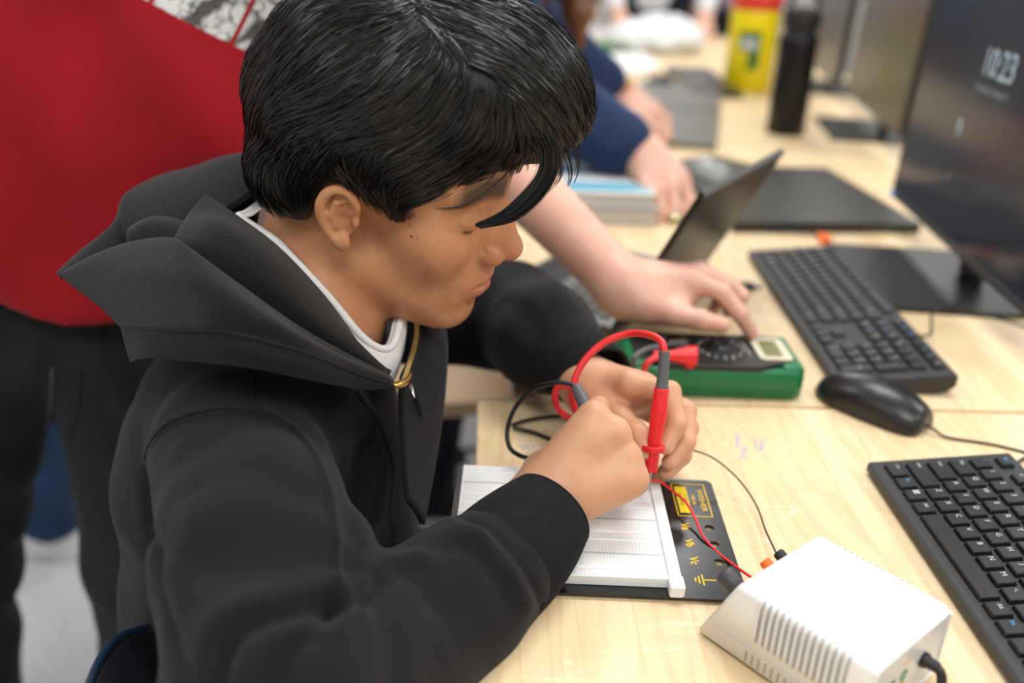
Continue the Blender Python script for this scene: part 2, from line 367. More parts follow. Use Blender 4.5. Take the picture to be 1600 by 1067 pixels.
# ---------------------------------------------------------------- keyboards
TILT = math.atan2(.014, .127)
def key_mesh(w_, d_, h=.0042):
    bm = bmesh.new(); a, b = w_/2, d_/2; i = .0011
    vs = [bm.verts.new(c) for c in ((-a, -b, 0), (a, -b, 0), (a, b, 0), (-a, b, 0), (-a+i, -b+i, h), (a-i, -b+i, h), (a-i, b-i*.8, h), (-a+i, b-i*.8, h))]
    for f in ((3, 2, 1, 0), (4, 5, 6, 7), (0, 1, 5, 4), (1, 2, 6, 5), (2, 3, 7, 6), (3, 0, 4, 7)): bm.faces.new([vs[k] for k in f])
    bmesh.ops.bevel(bm, geom=[e for e in bm.edges if max(v.co.z for v in e.verts) > h-1e-6], offset=.0007, segments=1, affect='EDGES')
    return bm_mesh('key', bm)
U1 = .0186
def layout():
    K = []   # (x, y, w, d, text, colour)
    x0, y0 = .0085, .0085
    def row(y, items, x=x0, d=U1):
        for w_, t in items:
            if t is not None: K.append((x+w_*U1/2, y+d/2, w_*U1-.0026, d-.0026, t))
            x += w_*U1
        return x
    row(y0, [(1.25, 'Ctrl'), (1, '*Fn'), (1, '#'), (1, 'Alt'), (5.75, ''), (1, 'Alt'), (1, '*Fn'), (1, '='), (2, 'Ctrl')])
    row(y0+U1, [(2.25, 'Shift')]+[(1, c) for c in 'ZXCVBNM'] + [(1, '<,'), (1, '>.'), (1, '?/'), (2.75, 'Shift')])
    row(y0+2*U1, [(1.75, 'Caps')]+[(1, c) for c in 'ASDFGHJKL']+[(1, ':;'), (1, '"'), (2.25, 'Enter')])
    row(y0+3*U1, [(1.5, 'Tab')]+[(1, c) for c in 'QWERTYUIOP']+[(1, '['), (1, ']'), (1.5, '\\')])
    row(y0+4*U1, [(1, '`')]+[(1, c) for c in '1234567890']+[(1, '-'), (1, '='), (2, 'Bksp')])
    yf = y0+5*U1+.004
    row(yf, [(1, '*Esc'), (.5, None)]+[(1, 'F%d' % i) for i in range(1, 5)]+[(.25, None)]+[(1, 'F%d' % i) for i in range(5, 9)]+[(.25, None)]+[(1, 'F%d' % i) for i in range(9, 13)], d=.0145)
    xn = x0+15*U1+.005
    row(yf, [(1, 'PrtSc'), (1, '*ScrLk'), (1, '*Pause')], xn, .0145)
    row(y0+4*U1, [(1, 'Ins'), (1, '*Home'), (1, 'PgUp')], xn); row(y0+3*U1, [(1, 'Del'), (1, '*End'), (1, 'PgDn')], xn)
    row(y0+U1, [(1, None), (1, '^')], xn); row(y0, [(1, '<'), (1, 'v'), (1, '>')], xn)
    xp = xn+3*U1+.005
    row(yf, [(1, '*-'), (1, '*+'), (1, '*x'), (1, 'Calc')], xp, .0145)
    row(y0+4*U1, [(1, 'Num'), (1, '/'), (1, '*'), (1, '-')], xp)
    for j, r_ in enumerate(('123', '456', '789')): row(y0+(j+1)*U1, [(1, c) for c in r_], xp)
    row(y0, [(2, '0'), (1, '.')], xp)
    for j in (0, 2): K.append((xp+3.5*U1, y0+(j+1)*U1, U1-.0026, 2*U1-.0026, 'Ent' if j == 0 else '+'))
    return K
KEYS = layout()
kmc = {}
def keyboard(x, y, a, label, cable):
    e = empty('keyboard', (x, y, T), a-PI/2, label, 'keyboard')
    prof = [(0, .0035), (0, .0105), (.002, .0118), (.125, .0252), (.127, .0240), (.127, .012), (.118, .004), (.01, .0015)]
    bm = bmesh.new(); v0 = [bm.verts.new((0, a_, b_)) for a_, b_ in prof]; v1 = [bm.verts.new((.442, a_, b_)) for a_, b_ in prof]
    bm.faces.new(v0[::-1]); bm.faces.new(v1)
    for i in range(len(prof)): j = (i+1) % len(prof); bm.faces.new((v0[i], v0[j], v1[j], v1[i]))
    bmesh.ops.bevel(bm, geom=[q for q in bm.edges if abs(q.verts[0].co.x-q.verts[1].co.x) < 1e-6], offset=.0006, segments=1, affect='EDGES')
    link('chassis', bm_mesh('chassis', bm), M['chassis'], e)
    for fx in (.03, .40): 
        for fy in (.012, .105): link('foot', boxm('foot', (fx, fy, 0), (fx+.014, fy+.008, .012)), M['rubber'], e)
    for (kx, ky, kw, kd, t) in KEYS:
        k_ = (round(kw, 4), round(kd, 4))
        if k_ not in kmc: kmc[k_] = key_mesh(kw, kd); kmc[k_].materials.append(M['key'])
        ko = bpy.data.objects.new('key', kmc[k_]); C.objects.link(ko); ko.parent = e
        ko.location = (kx, ky, .0114+(ky-.002)*math.tan(TILT)); ko.rotation_euler = (TILT, 0, 0)
        blue = t.startswith('*') and len(t) > 1; s = t[1:] if blue else t
        if not s: continue
        if s == '#': lm = key_legend_win
        else: lm = text_mesh(s, (.0062 if len(s) == 1 else (.0046 if len(s) < 4 else .0038)), .00004, 'CENTER', 0)
        key_ = (s, blue)
        if key_ not in kmc: kmc[key_] = lm.copy(); kmc[key_].materials.clear(); kmc[key_].materials.append(M['blue_legend'] if blue else M['grey_legend'])
        lo = bpy.data.objects.new('legend', kmc[key_]); C.objects.link(lo); lo.parent = ko
        lo.location = (-kw/2+(.0055 if len(s) < 3 else .0068), kd*.14, .00425)
    p = cr(cable, 8)
    o = link('cable', tubem('cable', p, .0016, 8), M['rubber']); world_child(o, e)
    return e
bm = bmesh.new()
for i in (-1, 1):
    for j in (-1, 1): bbox(bm, (i*.0014-.0011, j*.0014-.0011, 0), (i*.0014+.0011, j*.0014+.0011, .0001))
key_legend_win = bm_mesh('legend', bm)
keyboard(.325, .736, .029, 'black keyboard with white letters nearest the white power supply, running out of the picture',
         [W(.45, .738, .02), W(.462, .75, .006), W(.52, .79, .0018), W(.62, .80, .0018), W(.8, .77, .0018)])
keyboard(.347, 1.343, -.002, 'blurred black keyboard with some blue marked keys behind the black mouse',
         [W(.474, 1.02, .02), W(.495, 1.03, .018), W(.53, 1.10, .022), W(.60, 1.10, .016), W(.68, 1.02, .014), W(.76, .99, .014)])
# ---------------------------------------------------------------- mouse
def make_mouse():
    bk = onz(1300, 618); fr = onz(1437, 672); v = fr-bk; a = math.atan2(v[1], v[0])
    e = empty('computer_mouse', ((bk+fr)/2)*A(1, 1, 0)+A(0, 0, T), a, 'black wired mouse lying between the green multimeter and the far keyboard', 'mouse')
    def f(p):
        q = p.copy(); d = ell(q, (-.004, 0, .002), (.062, .033, .036)); d2 = ell(q, (.018, 0, .002), (.046, .029, .024)); d = smin(d, d2, .012)
        d = smax(d, q[:, 0]-.0535, .006); d = smax(d, np.abs(q[:, 1])-.0305+.05*np.maximum(q[:, 0]*.3, 0), .006)
        d = smax(d, -q[:, 2]+.0015, .002); return d
    V, Q = sdf_verts(f, (-.07, -.04, -.01), (.07, .04, .045), .0018)
    N_ = vnormals(V, Q)
    g = np.exp(-((V[:, 1])/.0007)**2)*(V[:, 0] > .012)*(V[:, 2] > .008); g += np.exp(-((V[:, 0]-.010+.9*V[:, 1]**2*20)/.0007)**2)*(V[:, 2] > .014)*0.7
    V = V-N_*(g*.0006)[:, None]
    link('shell', mesh('shell', V, Q, True), mat('mouse_plastic', (.012, .012, .013), .32, bump=(1200, .08, .0004)), e)
    wl = lathe('scroll_wheel', [(.009, -.0028), (.0105, -.002), (.0105, .002), (.009, .0028)], 24)
    link('scroll_wheel', wl, M['rubber'], e, (.028, 0, .0165), (PI/2, 0, 0))
    V, F_ = tube_data(cr([A(.053, 0, .008), A(.062, 0, .006), A(.075, .004, .002), A(.12, .03, .0016), A(.20, .045, .0016), A(.34, .03, .0016)], 8), .0013, 8)
    link('cable', mesh('cable', V, F_, True), M['rubber'], e)
make_mouse()
# ---------------------------------------------------------------- power supply
def make_supply():
    L_, W_, H_, u1 = .1225, .0972, .0568, .0250
    e = empty('power_supply', (.1350, .5130, T), -.8556, 'small white vented power supply box on the bench beside the breadboard', 'power supply')
    bm = bmesh.new(); h0 = .004; e_ = .0015
    o0 = [(0, h0), (L_, h0), (L_-.001, H_), (u1, H_)]
    v0 = [bm.verts.new((x, e_*(z-h0)/(H_-h0), z)) for x, z in o0]; v1 = [bm.verts.new((x, W_-e_*(z-h0)/(H_-h0), z)) for x, z in o0]
    bm.faces.new(v0); bm.faces.new(v1[::-1])
    for i in range(4): j = (i+1) % 4; bm.faces.new((v0[j], v0[i], v1[i], v1[j]))
    bmesh.ops.recalc_face_normals(bm, faces=bm.faces)
    top = [q for q in bm.edges if min(v.co.z for v in q.verts) > H_-.001]; sid = [q for q in bm.edges if q not in top and max(v.co.z for v in q.verts) > H_-.001]
    bmesh.ops.bevel(bm, geom=top+sid, offset=.0045, segments=4, affect='EDGES', profile=.5)
    link('case', bm_mesh('case', bm, True), M['white_plastic'], e)
    for q in bpy.data.objects['case'].data.polygons: q.use_smooth = True
    link('base_tray', boxm('base_tray', (.003, .002, .0025), (L_-.002, W_-.002, .006)), mat('tray_grey', (.35, .35, .34), .5), e)
    for x in (.014, L_-.02):
        for y in (.014, W_-.014): link('foot', lathe('foot', [(.005, 0), (.006, .0005), (.006, .003)], 16), M['rubber'], e, (x, y, 0))
    slot = mat('vent_shadow', (.30, .30, .30), .7)
    link('seam', boxm('seam', (.004, -.00006, .0169), (L_-.002, .0006, .0173)), mat('seam_grey', (.55, .55, .55), .6), e)
    # louvres over the shoulder of both sides: proud bars with gaps
    for side in (0, 1):
        for i in range(14):
            x = .044+i*.0047
            y = (lambda d, s=side: d if s == 0 else W_-d)
            pts = [A(x, y(-.0001), .0245), A(x, y(.0001), .046), A(x, y(.0010), .0528), A(x, y(.0028), .0556), A(x, y(.0062), .0566)]
            V, F_ = tube_data(cr(pts, 4), .0008, 6); link('louvre', mesh('louvre', V, F_, True), M['white_plastic'], e)
            V, F_ = tube_data(cr([q+A(.0022, 0, 0) for q in pts], 4), .00042, 6); link('vent_slot', mesh('vent_slot', V, F_, True), slot, e)
    for i in range(12):
        x = .040+i*.0050; link('vent_slot', boxm('vent_slot', (x, -.0001, .0055), (x+.0011, .001, .0135)), slot, e, label='lower slot')
    for i in range(12):
        x = .048+i*.0050; V, F_ = tube_data([A(x, .016, .0562), A(x, W_-.012, .0562)], .0010, 8); link('ridge', mesh('ridge', V, F_, True), M['white_plastic'], e)
    # back panel
    bx = L_-.0005
    link('back_panel', prism('back_panel', rrect(.006, .0, W_-.006, H_-.013, .003), 0, .0012, .0003), mat('panel_white', (.66, .66, .65), .28), e, (bx+.0, 0, .008), (PI/2, 0, PI/2))
    fr_ = bmesh.new()
    bbox(fr_, (bx-.001, .0035, .0055), (bx+.0022, W_-.0035, .0075), .0004); bbox(fr_, (bx-.001, .0035, H_-.0045), (bx+.0012, W_-.0035, H_-.003), .0004)
    bbox(fr_, (bx-.001, .0035, .0055), (bx+.0022, .0055, H_-.004), .0004); bbox(fr_, (bx-.001, W_-.0055, .0055), (bx+.0022, W_-.0035, H_-.004), .0004)
    link('panel_frame', bm_mesh('panel_frame', fr_), M['white_plastic'], e)
    def flat(name, outline, y, z, m, t=.00025, **k): return link(name, prism(name, outline, 0, t), m, e, (bx+.0012, y, z), (PI/2, 0, PI/2), **k)
    circ = lambda r: [(r*math.cos(i*PI/12), r*math.sin(i*PI/12)) for i in range(24)]
    pl = flat('rating_plate', rrect(-.019, -.014, .011, .011, .001), .022, .0235, mat('plate_silver', (.52, .50, .52), .4))
    for k, s in enumerate(('MODEL: AC ADAPTER', 'INPUT: 120V~60Hz', 'OUTPUT: 3-12V', '500mA DC', 'MADE IN CHINA')):
        t = text_mesh(s, .0028, .00003); t.materials.clear(); t.materials.append(M['slot']); link('lettering', t, None, pl, (-.004, .0072-k*.0044, .0003))
    link('plate_band', boxm('plate_band', (-.0185, .0075, .00025), (.0105, .0105, .0003)), mat('band_grey', (.12, .12, .14), .5), pl)
    g = flat('green_sticker', circ(.0042), .0435, .0300, mat('sticker_green', (.01, .26, .08), .45), label='round green sticker')
    t = text_mesh('RoHS', .003, .00003); t2 = t.copy(); t2.materials.clear(); t2.materials.append(M['white_print']); link('lettering', t2, None, g, (0, 0, .0003))
    g = flat('yellow_sticker', [(x, y*1.25) for x, y in circ(.0054)], .0420, .0190, mat('sticker_yellow', (.70, .42, .0), .45), label='oval yellow sticker')
    for k, s in enumerate(('Q.C.', 'PASSED')):
        t = text_mesh(s, .003, .00003).copy(); t.materials.clear(); t.materials.append(M['slot']); link('lettering', t, None, g, (0, .002-k*.004, .0003))
    t = text_mesh('CE', .0075, .00005).copy(); t.materials.clear(); t.materials.append(mat('ce_ink', (.75, .42, .34), .6)); link('lettering', t, None, e, (bx+.0013, .0440, .0400), (PI/2, 0, PI/2), label='pale red approval mark')
    link('strain_relief', lathe('strain_relief', [(.0052, 0), (.0052, .003), (.0040, .004), (.0036, .010), (.003, .011)], 20), M['rubber'], e, (bx+.001, .0665, .0300), (0, PI/2, 0))
    V, F_ = tube_data(cr([A(bx+.006, .0665, .030), A(bx+.013, .0665, .0285), A(bx+.0165, .0655, .020), A(bx+.017, .0635, .008), A(bx+.020, .060, .0035), A(bx+.05, .045, .003), A(bx+.10, -.02, .003)], 8), .0031, 12)
    link('power_cord', mesh('power_cord', V, F_, True), M['rubber'], e)
    # knob and terminals on the sloping front; u = distance up the slope
    ang = math.atan2(H_-h0, u1); nrm = A(-math.sin(ang), 0, math.cos(ang)); slp = A(math.cos(ang), 0, math.sin(ang))
    def onfront(y, s): return A(0, 0, h0)+slp*s+A(0, y, 0)
    def stud(name, y, s, r, h, m, label=None):
        prof = [(r*.8, 0), (r, .001), (r, h-.0015), (r*.85, h)]; me = lathe(name, prof, 20)
        q = Vector(nrm).to_track_quat('Z', 'Y').to_euler(); return link(name, me, m, e, onfront(y, s), q, label=label)
    stud('selector_knob', .020, .036, .0068, .016, mat('knob_grey', (.05, .05, .055), .45))
    stud('terminal', .052, .041, .0042, .0072, M['orange'], 'red terminal'); stud('terminal', .068, .041, .0042, .0075, M['rubber'], 'black terminal')
    return e
make_supply()
# ---------------------------------------------------------------- breadboard
def make_breadboard():
    x0, x1, y0, y1 = -.043, .1785, .545, .705
    e = empty('breadboard', (x0, y0, T), .0, 'white solderless breadboard on a black base plate under the boy\'s hands', 'breadboard')
    W_, D_ = x1-x0, y1-y0
    cu = bpy.data.curves.new('base_plate', 'CURVE'); cu.dimensions = '2D'; cu.fill_mode = 'BOTH'; cu.extrude = .0007
    def spl(pts):
        s = cu.splines.new('POLY'); s.points.add(len(pts)-1); s.use_cyclic_u = True
        for q, (x, y) in zip(s.points, pts): q.co = (x, y, 0, 1)
    # sheared a touch so that the right edge runs as it does on the bench
    spl([(x-(1-y/D_)*.000, y) for x, y in rrect(0, 0, W_, D_, .006, 6)])
    HX = W_-.0135
    holes = [(HX, .0885), (HX, .0665), (HX, .0440)]
    for hx, hy in holes: spl([(hx+.0040*math.cos(i*PI/10), hy+.0040*math.sin(i*PI/10)) for i in range(20)])
    o = bpy.data.objects.new('tmp', cu); C.objects.link(o); bpy.context.view_layer.update()
    me = bpy.data.meshes.new_from_object(o.evaluated_get(bpy.context.evaluated_depsgraph_get())); bpy.data.objects.remove(o)
    pl = link('base_plate', me, M['board_black'], e, (0, 0, .0035))
    for x in (.012, W_-.012):
        for y in (.012, D_-.012): link('foot', lathe('foot', [(.005, 0), (.005, .0028)], 14), M['rubber'], e, (x, y, 0))
    zt = .0042; sx0, sx1 = .0055, .1735; H = .0085
    pit = .00254
    def holes_mesh(cols, rows, s=.00095):
        V, Fc = [], []
        for r in rows:
            for c in cols:
                k = len(V); V += [(c-s/2, r-s/2, 0), (c+s/2, r-s/2, 0), (c+s/2, r+s/2, 0), (c-s/2, r+s/2, 0)]; Fc.append((k, k+1, k+2, k+3))
        return mesh('contact_holes', V, Fc)
    holem = mat('contact_shadow', (.56, .58, .58), .8); hd = {}
    redl = mat('rail_red', (.85, .42, .40), .6); blul = mat('rail_blue', (.40, .60, .80), .6)
    y = .0100; order = ['bus', 'term', 'bus', 'term', 'bus', 'term', 'bus']; tot = 4*.0098+3*.0355; y = D_-.004-tot
    for kd in order:
        d = .0098 if kd == 'bus' else .0355
        nm = 'bus_strip' if kd == 'bus' else 'terminal_strip'
        st = link(nm, boxm(nm, (sx0, 0, 0), (sx1-.0096, d-.0001, H), .0005, 1), M['bread'], e, (0, y, zt))
        cols = [sx0+.0035+i*pit for i in range(int((sx1-.0096-sx0-.006)/pit)) if kd != 'bus' or i % 6 != 5]
        rows = [d/2-pit/2, d/2+pit/2] if kd == 'bus' else [d/2+s*(.0038+j*pit) for s in (-1, 1) for j in range(5)]
        if kd not in hd: hd[kd] = holes_mesh(cols, rows); hd[kd].materials.append(holem)
        h_ = bpy.data.objects.new('contact_holes', hd[kd]); C.objects.link(h_); h_.parent = st; h_.location = (0, 0, H+.00006); h_['kind'] = 'stuff'
        if kd == 'bus':
            link('rail_line', boxm('rail_line', (sx0+.003, .0010, H), (sx1-.013, .0014, H+.00008)), blul, st, label='blue line')
            link('rail_line', boxm('rail_line', (sx0+.003, d-.0016, H), (sx1-.013, d-.0012, H+.00008)), redl, st, label='red line')
        else:
            link('centre_groove', boxm('centre_groove', (sx0+.001, d/2-.0014, H-.0005), (sx1-.0105, d/2+.0014, H+.00005)), mat('groove_grey', (.55, .57, .58), .6), st)
        y += d
    st = link('side_bus_strip', boxm('side_bus_strip', (sx1-.0094, -.0005, 0), (sx1, D_-.0015, H+.0008), .0006, 1), M['bread'], e, (0, 0, zt))
    st2 = link('end_tab', boxm('end_tab', (sx1-.0100, .0004, 0), (sx1+.0012, .0140, H+.0002), .0006, 1), M['bread'], e, (0, 0, zt))
    # printing; its upright is +x
    R_ = (0, 0, -PI/2); zp = .00075
    def txt(s, size, x, y, m='yellow_print', bold=0, sx=1):
        t = text_mesh(s, size, .00004, 'CENTER', bold, sx).copy(); t.materials.clear(); t.materials.append(M[m]); link('lettering', t, None, pl, (x, y, zp), R_)
    for s, (hx, hy) in zip(('Va', 'Vb', 'Vc'), holes): txt(s, .0092, HX-.0195, hy+.0005, bold=.0002)
    fm = bmesh.new(); fx0, fx1, fy0, fy1 = W_-.0365, W_-.0075, .1035, .1530; t_ = .0009
    bbox(fm, (fx0, fy0, 0), (fx1, fy0+t_, .0001)); bbox(fm, (fx0, fy1-t_, 0), (fx1, fy1, .0001)); bbox(fm, (fx0, fy0, 0), (fx0+t_, fy1, .0001)); bbox(fm, (fx1-t_, fy0, 0), (fx1, fy1, .0001))
    link('print_frame', bm_mesh('print_frame', fm), M['yellow_print'], pl, (0, 0, zp))
    link('print_block', boxm('print_block', (fx0+.0028, fy0+.005, 0), (fx0+.0125, fy1-.005, .0001)), mat('print_block_yellow', (.84, .62, .0), .5), pl, (0, 0, zp))
    yc = (fy0+fy1)/2
    txt('WISHER', .0068, fx1-.0055, yc, sx=1.35); txt('WB-106', .0042, fx0+.0165, yc, bold=.0001)
    zp += .00012
    txt('SOLDERLESS', .0030, fx0+.0100, yc, 'slot'); txt('BREADBOARD', .0030, fx0+.0060, yc, 'slot'); zp -= .00012
    gs = bmesh.new(); gx, gy = HX-.0165, .0215
    bbox(gs, (gx, gy-.0006, 0), (gx+.010, gy+.0006, .0001))
    for k, hw in enumerate((.0062, .0042, .0022)): bbox(gs, (gx-.0028*k-.0006, gy-hw, 0), (gx-.0028*k+.0006, gy+hw, .0001))
    link('earth_symbol', bm_mesh('earth_symbol', gs), M['yellow_print'], pl, (0, 0, zp))
make_breadboard()
# ---------------------------------------------------------------- multimeter
def make_meter():
    xr, yn = .306, .872; L_, W_, H = .190, .090, .036
    e = empty('multimeter', (xr, yn, T), YAW*.6, 'green cased digital multimeter lying face up beside the hands', 'multimeter')
    # local: x from -L_ (socket end) to 0 (display end), y 0..W_
    out = rrect(-L_, 0, 0, W_, .016, 6)
    bm = bmesh.new()
    rings = [(.004, 0), (.0005, .005), (0, .022), (.0008, .031), (.0030, .0335)]
    def ring(ins, z):
        o = []
        for x, y in rrect(-L_+ins, ins, -ins, W_-ins, .016-ins*.5, 6):
            o.append(bm.verts.new((x, y, z)))
        return o
    rs = [ring(a, b) for a, b in rings]
    bm.faces.new(rs[0][::-1]); bm.faces.new(rs[-1])
    for a, b in zip(rs[:-1], rs[1:]):
        for i in range(len(a)): j = (i+1) % len(a); bm.faces.new((a[i], a[j], b[j], b[i]))
    link('holster', bm_mesh('holster', bm, True), M['green'], e)
    # raised corners: wedges at both ends
    bm = bmesh.new(); bbox(bm, (-.026, .004, .028), (-.003, W_-.004, .0375), .004, 3); link('end_bumper', bm_mesh('end_bumper', bm, True), M['green'], e)
    bm = bmesh.new(); bbox(bm, (-L_+.003, .004, .028), (-L_+.030, W_-.004, .0375), .004, 3); link('end_bumper', bm_mesh('end_bumper', bm, True), M['green'], e)
    face = [(-L_+.012, .020), (-L_+.040, .0015), (-.050, .0015), (-.022, .014), (-.010, .020), (-.010, W_-.012), (-.03, W_-.007), (-L_+.03, W_-.007), (-L_+.012, W_-.016)]
    link('front_panel', prism('front_panel', face, .030, .0385, .001), M['black_plastic'], e)
    link('display_bezel', prism('display_bezel', rrect(-.047, .017, -.012, .073, .006, 5), .038, .0402, .0008), M['cream'], e)
    lc = link('display', prism('display', rrect(-.040, .025, -.021, .065, .002), .040, .0406), M['lcd'], e)
    t = text_mesh('1', .012, .00003).copy(); t.materials.clear(); t.materials.append(M['slot']); link('lettering', t, None, lc, (-.030, .058, .0407), (0, 0, -PI/2))
    link('dial_ring', lathe('dial_ring', [(.0185, 0), (.0185, .0008), (.017, .001)], 36), mat('dial_grey', (.03, .03, .033), .4), e, (-.083, .046, .0385))
    d = link('dial', lathe('dial', [(.0145, 0), (.0145, .002), (.013, .004), (.002, .0042)], 32), M['black_plastic'], e, (-.083, .046, .0392))
    link('grip', boxm('grip', (-.013, -.003, .003), (.013, .003, .009), .0015, 2), M['black_plastic'], d, None, (0, 0, .9))
    marks = ('OFF', '750', '200', '2000', '20', '200m', '10A', '20k', '2k', '200', 'hFE', '2m', '20m', '200m', '500', '2M')
    for i, s in enumerate(marks):
        a = i*2*PI/len(marks); t = text_mesh(s, .0040, .00003).copy(); t.materials.clear(); t.materials.append(M['white_print'])
        link('lettering', t, None, e, (-.083+.0235*math.cos(a), .046+.0255*math.sin(a), .0386), (0, 0, -PI/2))
    for s, x, y in (('COM', -.140, .028), ('VΩmA', -.140, .048), ('10ADC', -.140, .068), ('hFE', -.118, .072), ('DIGITAL MULTIMETER', -.055, .046)):
        t = text_mesh(s, .0034, .00003).copy(); t.materials.clear(); t.materials.append(M['white_print']); link('lettering', t, None, e, (x, y, .0386), (0, 0, -PI/2))
    link('push_button', lathe('push_button', [(.0035, 0), (.0035, .0025), (.0028, .003)], 16), M['cream'], e, (-.050, .080, .0385))
    for y in (.026, .046, .066): link('socket', lathe('socket', [(.0052, 0), (.0052, .0012), (.003, .0013)], 18), M['gloss_black'], e, (-.158, y, .0385))
    return e
METER = make_meter()
# ---------------------------------------------------------------- people: shared anatomy
def skin_mat(name, base, second, red=(.42, .13, .09), rough=.46):
    m = bpy.data.materials.new(name); m.use_nodes = True; N, L = nodes(m); b = N['Principled BSDF']
    b.inputs['Roughness'].default_value = rough; b.inputs['Subsurface Weight'].default_value = .22
    b.inputs['Subsurface Radius'].default_value = (.012, .005, .003); b.inputs['Subsurface Scale'].default_value = .6
    b.inputs['Specular IOR Level'].default_value = .42; b.inputs['Coat Weight'].default_value = .10; b.inputs['Coat Roughness'].default_value = .28
    tc = N.new('ShaderNodeTexCoord')
    n = N.new('ShaderNodeTexNoise'); n.inputs['Scale'].default_value = 28; n.inputs['Detail'].default_value = 6; L.new(tc.outputs['Object'], n.inputs['Vector'])
    mr = N.new('ShaderNodeMapRange'); mr.inputs['From Min'].default_value = .35; mr.inputs['From Max'].default_value = .7; L.new(n.outputs['Fac'], mr.inputs['Value'])
    mx = N.new('ShaderNodeMix'); mx.data_type = 'RGBA'; L.new(mr.outputs[0], mx.inputs[0]); mx.inputs[6].default_value = (*base, 1); mx.inputs[7].default_value = (*second, 1)
    at = N.new('ShaderNodeAttribute'); at.attribute_name = 'tint'      # alpha: how much of the tint's colour the skin itself has there (lips, blemishes, brows, nails)
    m2 = N.new('ShaderNodeMix'); m2.data_type = 'RGBA'; L.new(at.outputs['Alpha'], m2.inputs[0]); L.new(mx.outputs[2], m2.inputs[6]); L.new(at.outputs['Color'], m2.inputs[7])
    L.new(m2.outputs[2], b.inputs['Base Color'])
    v = N.new('ShaderNodeTexNoise'); v.inputs['Scale'].default_value = 900; v.inputs['Detail'].default_value = 2; L.new(tc.outputs['Object'], v.inputs['Vector'])
    bp = N.new('ShaderNodeBump'); bp.inputs['Strength'].default_value = .18; bp.inputs['Distance'].default_value = .0004; L.new(v.outputs['Fac'], bp.inputs['Height']); L.new(bp.outputs['Normal'], b.inputs['Normal'])
    return m
M['skin_boy'] = skin_mat('skin_tan', (.57, .275, .14), (.49, .215, .105))
M['skin_pale'] = skin_mat('skin_light', (.72, .44, .30), (.66, .37, .25))
M['skin_rosy'] = skin_mat('skin_rosy', (.74, .45, .34), (.70, .37, .28))
def tint_attr(me, n, regions):          # regions: list of (weights over vertices, colour)
    col = np.zeros((n, 4), np.float32); 
    for wgt, c in regions:
        w_ = np.clip(wgt, 0, 1)[:, None]; na = col[:, 3:]+w_-col[:, 3:]*w_
        col[:, :3] = np.where(na > 0, (col[:, :3]*col[:, 3:]*(1-w_)+np.array(c)*w_)/np.maximum(na, 1e-6), 0); col[:, 3:] = na
    a = me.attributes.new('tint', 'FLOAT_COLOR', 'POINT'); a.data.foreach_set('color', col.ravel())
